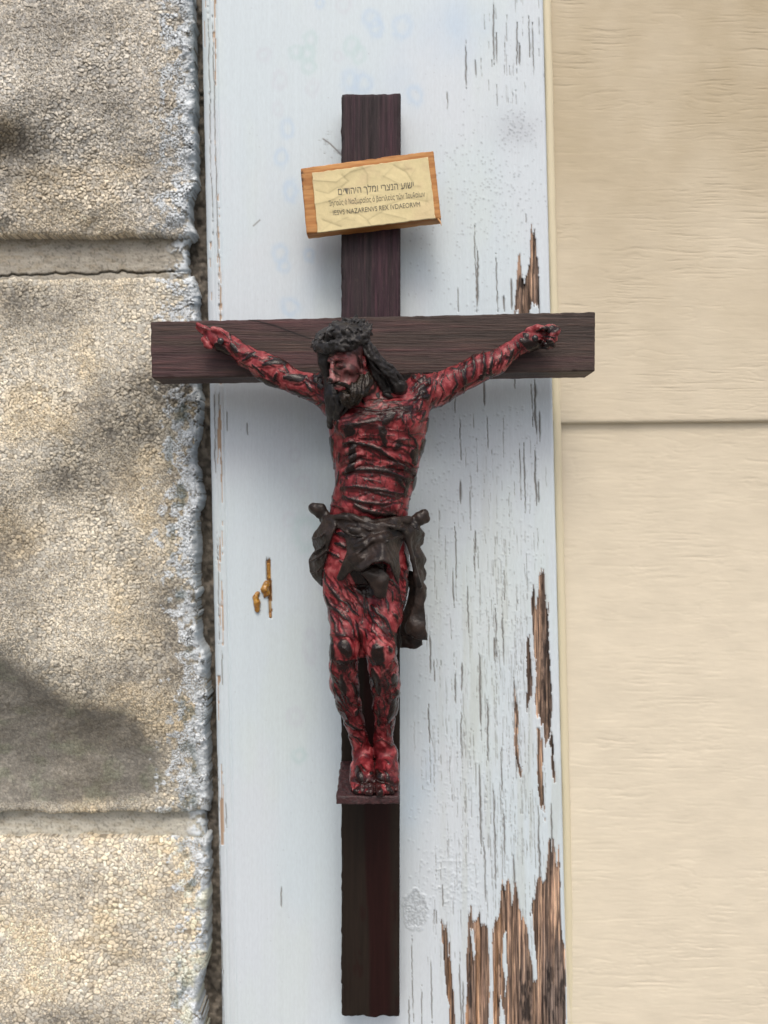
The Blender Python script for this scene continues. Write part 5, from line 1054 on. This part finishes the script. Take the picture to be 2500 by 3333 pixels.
# ---- loincloth
def build_cloth():
    f = Field((-30, -34, -55), (22, 4, 6), .36)
    Z = lambda p: [(*Z3([(a, b)])[0], Y, r * k1) for a, b, Y, r in p]
    # twisted waist rope
    for ph in (0, 2.1, 4.2):
        pts = []
        for i in range(40):
            t = i / 39; a = 420 + 800 * t; b = float(np.interp(a, [420, 520, 620, 750, 900, 1050, 1220], [232, 246, 222, 258, 292, 256, 252])) + 20 * math.sin(10 * t + ph); Y = -12.5 - 10.5 * math.sin(math.pi * t) ** .7 - 1.2 * math.cos(10 * t + ph)
            pts.append((a, b, Y, 19 + 7 * math.sin(17 * t + ph)))
        f.chain(Z(pts), .6)
    f.chain(Z([(430, 250, -12, 40), (620, 262, -19.5, 34), (850, 290, -22.0, 34), (1060, 270, -20.5, 34), (1210, 270, -13, 36)]), 1)
    # knots at the hips
    f.ell(*Z3([(365, 165)])[0], -12, 30, 19, 3.4, 24, .8); f.chain(Z([(330, 140, -13, 38), (400, 150, -14, 40), (450, 210, -14, 34), (380, 215, -13, 26)]), .8); f.chain(Z([(355, 175, -17, 20), (430, 180, -17, 18)]), 1.0, True)
    f.chain(Z([(1225, 290, -13, 34), (1280, 240, -13, 50), (1325, 200, -12.5, 46)]), 1); f.chain(Z([(1290, 260, -13, 46), (1345, 250, -12, 38)]), 1); f.chain(Z([(1240, 310, -15, 30), (1300, 380, -12, 36)]), 1)
    def zs(poly, ctrl, half, k=.8, amp=1.35): f.sheet(Z3(poly), [(*Z3([(a, b)])[0], Y) for a, b, Y in ctrl], half, k, amp)
    zs([(420, 225), (520, 240), (620, 215), (750, 250), (900, 285), (1050, 245), (1225, 245), (1230, 340), (1130, 420), (1000, 400), (760, 400), (650, 380), (560, 330), (500, 330), (425, 300)],
       [(430, 260, -13), (520, 290, -17.5), (600, 250, -20), (620, 320, -21.5), (700, 290, -21.5), (700, 360, -24), (800, 330, -23), (830, 290, -24.5), (900, 360, -25), (960, 310, -24.5), (1000, 370, -23.6), (1060, 290, -22.5), (1100, 370, -21.5), (1150, 300, -18), (1210, 330, -16), (1220, 260, -14)], 1.0, .8, 1.3)
    # left drape, scalloped along its outer edge
    zs([(415, 240), (500, 260), (545, 300), (510, 380), (470, 500), (436, 640), (418, 720), (415, 862), (380, 835), (330, 775), (300, 722), (286, 622), (308, 574), (345, 530), (322, 480), (316, 420), (350, 350), (402, 290)],
       [(330, 440, -9), (345, 530, -8), (300, 630, -8.5), (310, 720, -8), (400, 850, -6.5), (410, 370, -16.5), (360, 425, -13.5), (385, 500, -13), (350, 620, -13), (400, 590, -16), (370, 690, -12.5), (385, 760, -13.5), (450, 275, -15.5), (520, 310, -18), (480, 420, -18.5), (450, 520, -15.5), (440, 620, -16.5), (415, 720, -12.5), (420, 300, -14), (345, 740, -10)], 1.0, 1.2)
    # right drape falling to a pointed tail
    zs([(1130, 320), (1220, 320), (1290, 350), (1330, 430), (1325, 470), (1297, 500), (1330, 560), (1350, 610), (1332, 670), (1350, 740), (1345, 790), (1322, 815), (1355, 870), (1350, 940), (1330, 1010), (1335, 1100), (1345, 1200), (1366, 1345), (1300, 1337), (1240, 1320), (1165, 1275), (1150, 1220), (1162, 1185), (1205, 1100), (1236, 980), (1250, 880), (1240, 740), (1215, 620), (1190, 490), (1150, 400)],
       [(1140, 350, -19), (1210, 330, -17), (1250, 400, -17.5), (1320, 440, -10), (1300, 500, -10), (1250, 500, -13.5), (1300, 590, -15.5), (1345, 620, -10), (1230, 600, -16), (1260, 680, -13.5), (1340, 690, -9.5), (1260, 780, -15.5), (1310, 760, -13.5), (1340, 800, -9.5), (1310, 870, -15.5), (1265, 900, -12.5), (1345, 900, -11), (1300, 1040, -15), (1245, 1050, -11), (1330, 1060, -11.5), (1225, 1220, -14.5), (1160, 1230, -10), (1275, 1180, -12.5), (1330, 1200, -13), (1290, 1290, -13.5), (1360, 1340, -9.5), (1240, 1310, -11)], 1.0, 1.0)
    f.chain(Z([(1130, 330, -20, 22), (1180, 440, -18.6, 18), (1225, 600, -17.2, 16), (1262, 760, -16, 15), (1300, 850, -15, 14)]), 1.2)
    zs([(1115, 1290), (1310, 1330), (1314, 1380), (1272, 1408), (1228, 1434), (1190, 1408), (1120, 1400)], [(1120, 1300, -4), (1300, 1340, -5), (1310, 1380, -3), (1225, 1370, -6), (1190, 1410, -3), (1130, 1390, -2), (1270, 1400, -4.5)], 1.2, .8)
    zs([(1170, 700), (1250, 720), (1268, 880), (1250, 1000), (1250, 1200), (1215, 1335), (1110, 1405), (1104, 1260), (1128, 1110), (1176, 1000), (1196, 880)], [(1180, 720, -6), (1250, 740, -8), (1190, 900, -5), (1260, 880, -8), (1150, 1080, -4), (1245, 1080, -7), (1110, 1300, -2), (1220, 1300, -5), (1120, 1400, -2)], 1.1, .8)
    # front flap, gathered and turned over on itself
    zs([(520, 290), (640, 250), (800, 265), (940, 290), (1060, 250), (1200, 250), (1185, 340), (1135, 450), (1100, 560), (1118, 700), (1096, 838), (1068, 790), (1020, 655), (960, 625), (870, 645), (775, 715), (700, 708), (650, 735), (600, 800), (552, 806), (540, 780), (576, 690), (604, 620), (636, 540), (622, 440), (560, 345)],
       [(530, 300, -18.5), (640, 270, -21), (760, 290, -22.5), (900, 300, -22), (1080, 270, -20), (1190, 280, -15.5), (600, 330, -21), (700, 370, -23.8), (780, 345, -22.8), (860, 370, -24), (960, 400, -27), (900, 420, -27), (860, 470, -24.6), (1050, 400, -25), (1130, 400, -20.5), (800, 460, -26.8), (720, 480, -25.5), (660, 540, -24), (740, 560, -27), (800, 560, -25), (680, 620, -26.2), (620, 700, -24), (560, 790, -21.5), (760, 640, -25.5), (770, 705, -27.2), (690, 690, -25), (880, 560, -26), (960, 520, -28.6), (870, 640, -28.8), (1010, 650, -28.6), (1010, 570, -27.2), (1060, 520, -24), (1050, 660, -25.8), (1090, 600, -22.6), (1085, 720, -24), (1088, 825, -22.6), (1000, 470, -25.8)], .9, .7, 1.8)
    zs([(755, 735), (860, 675), (960, 690), (1015, 760), (1005, 860), (985, 952), (930, 968), (888, 950), (868, 880), (820, 805)],
       [(760, 735, -25.8), (870, 690, -24.5), (860, 740, -26.6), (940, 740, -25.2), (1000, 770, -25.8), (890, 820, -25.0), (940, 820, -26.6), (1000, 860, -24.6), (890, 900, -24.6), (940, 920, -26), (930, 960, -24), (985, 940, -24), (820, 790, -25)], .8, .6, 2.0)
    f.chain(Z([(1005, 785, -24.6, 12), (1040, 800, -25.2, 11), (1066, 832, -25, 11), (1035, 852, -24.4, 9)]), .5)
    for p in ([(640, 600, -26.0, 8), (720, 560, -28.5, 9), (800, 500, -28.8, 10), (870, 430, -28.5, 9)], [(690, 660, -26.8, 8), (780, 600, -28.6, 9), (850, 540, -27.4, 8)], [(900, 500, -28.8, 9), (1000, 450, -28.6, 10), (1090, 400, -24.6, 9)], [(1000, 520, -28.8, 8), (1040, 600, -27.6, 8), (1070, 720, -25.8, 8)], [(740, 300, -24.4, 9), (840, 345, -26.4, 10), (900, 330, -25, 8)], [(880, 620, -30.2, 7), (960, 600, -31, 8), (1015, 630, -30.2, 7)], [(580, 330, -22.4, 9), (680, 400, -25.8, 9), (770, 400, -26.6, 9)],
              [(330, 430, -12.5, 10), (400, 400, -18.6, 10), (470, 330, -18.8, 9)], [(300, 630, -12, 9), (370, 600, -16.6, 10), (450, 530, -18.4, 9)], [(330, 560, -11, 8), (410, 500, -17.2, 9), (480, 420, -19.4, 8)], [(320, 740, -11, 9), (370, 720, -14.8, 9), (425, 650, -17.6, 8)]): f.chain(Z(p), .7)
    for p in ([(860, 440, -27.6, 26), (940, 420, -28.2, 30), (1000, 390, -26.6, 18)], [(650, 330, -23.5, 16), (740, 352, -24.6, 14), (820, 320, -24, 10)], [(940, 290, -25, 12), (1060, 318, -25.2, 15), (1140, 345, -22.5, 15), (1185, 400, -19, 14)], [(700, 500, -26.6, 12), (790, 470, -28, 14), (850, 400, -26.8, 12)], [(650, 610, -25.6, 12), (740, 585, -27.6, 13), (830, 530, -26.6, 10)]): f.chain(Z(p), 1.4)
    return f.mesh()
Vl, Ql = build_cloth(); nl = vnormals(Vl, Ql); Vl = Vl + nl * (.5 * (vn3(Vl / 2.4, 3) - .5) + .15 * (vn3(Vl / 1.0, 2) - .5))[:, None]
mesh_obj('loincloth', Vl, Ql, M_cloth, body)

# ---- nails
def nail(x, y, Y, r, tilt=(0, -1, 0)):
    n0 = np.array(tilt, float); n0 /= np.linalg.norm(n0); a = np.cross(n0, [0, 0, 1.0]); a /= np.linalg.norm(a); b = np.cross(n0, a); c = P(x, y, Y)
    prof = [(0.0, .55), (.45, .5), (.8, .3), (1, .05), (1, -.25), (.55, -.3), (.5, -4.0)]; V = []; Fq = []
    for q, (rr, hh_) in enumerate(prof):
        for i in range(14):
            t = 2 * math.pi * i / 14; V.append(c + r * (max(rr, .02) * (math.cos(t) * a + math.sin(t) * b) + hh_ * n0))
    for q in range(len(prof) - 1):
        for i in range(14): Fq.append([q * 14 + i, q * 14 + (i + 1) % 14, q * 14 + 14 + (i + 1) % 14, q * 14 + 14 + i])
    return mesh_obj('nail', V, Fq, M_iron, body)
nail(718, 1110, -9.9, 1.35); nail(1742, 1100, -9.8, 1.25); nail(1178, 2482, -4.6, 1.0, (0, -.75, .66)); nail(1247, 2485, -4.8, 1.0, (0, -.75, .66))

# ---- amber sap that ran out of the slot in the board
def sap(pts, k=.4):
    w = [P(a, b, board_y(a, b) - d) for a, b, d, r in pts]; lo = np.min(w, 0) - 4; hi = np.max(w, 0) + 4; f = Field(lo, hi, .22)
    f.chain([(a, b, board_y(a, b) - d, r) for a, b, d, r in pts], k); V, Q = f.mesh(); V = V + vnormals(V, Q) * (.35 * (vn3(V / .8, 3) - .5))[:, None]
    return mesh_obj('sap_drop', V, Q, M_sap, board)
sap([(868, 1900, .2, 11), (862, 1918, .6, 13), (868, 1932, .4, 10), (862, 1942, .2, 5)]); sap([(838, 1932, .3, 8), (831, 1944, .5, 9), (836, 1962, .6, 11), (838, 1985, .4, 9)])
sap([(874, 1838, -.3, 6), (876, 1862, -.3, 6), (878, 1880, -.3, 5)]); sap([(881, 1998, -.2, 5), (880, 2006, .1, 5)])
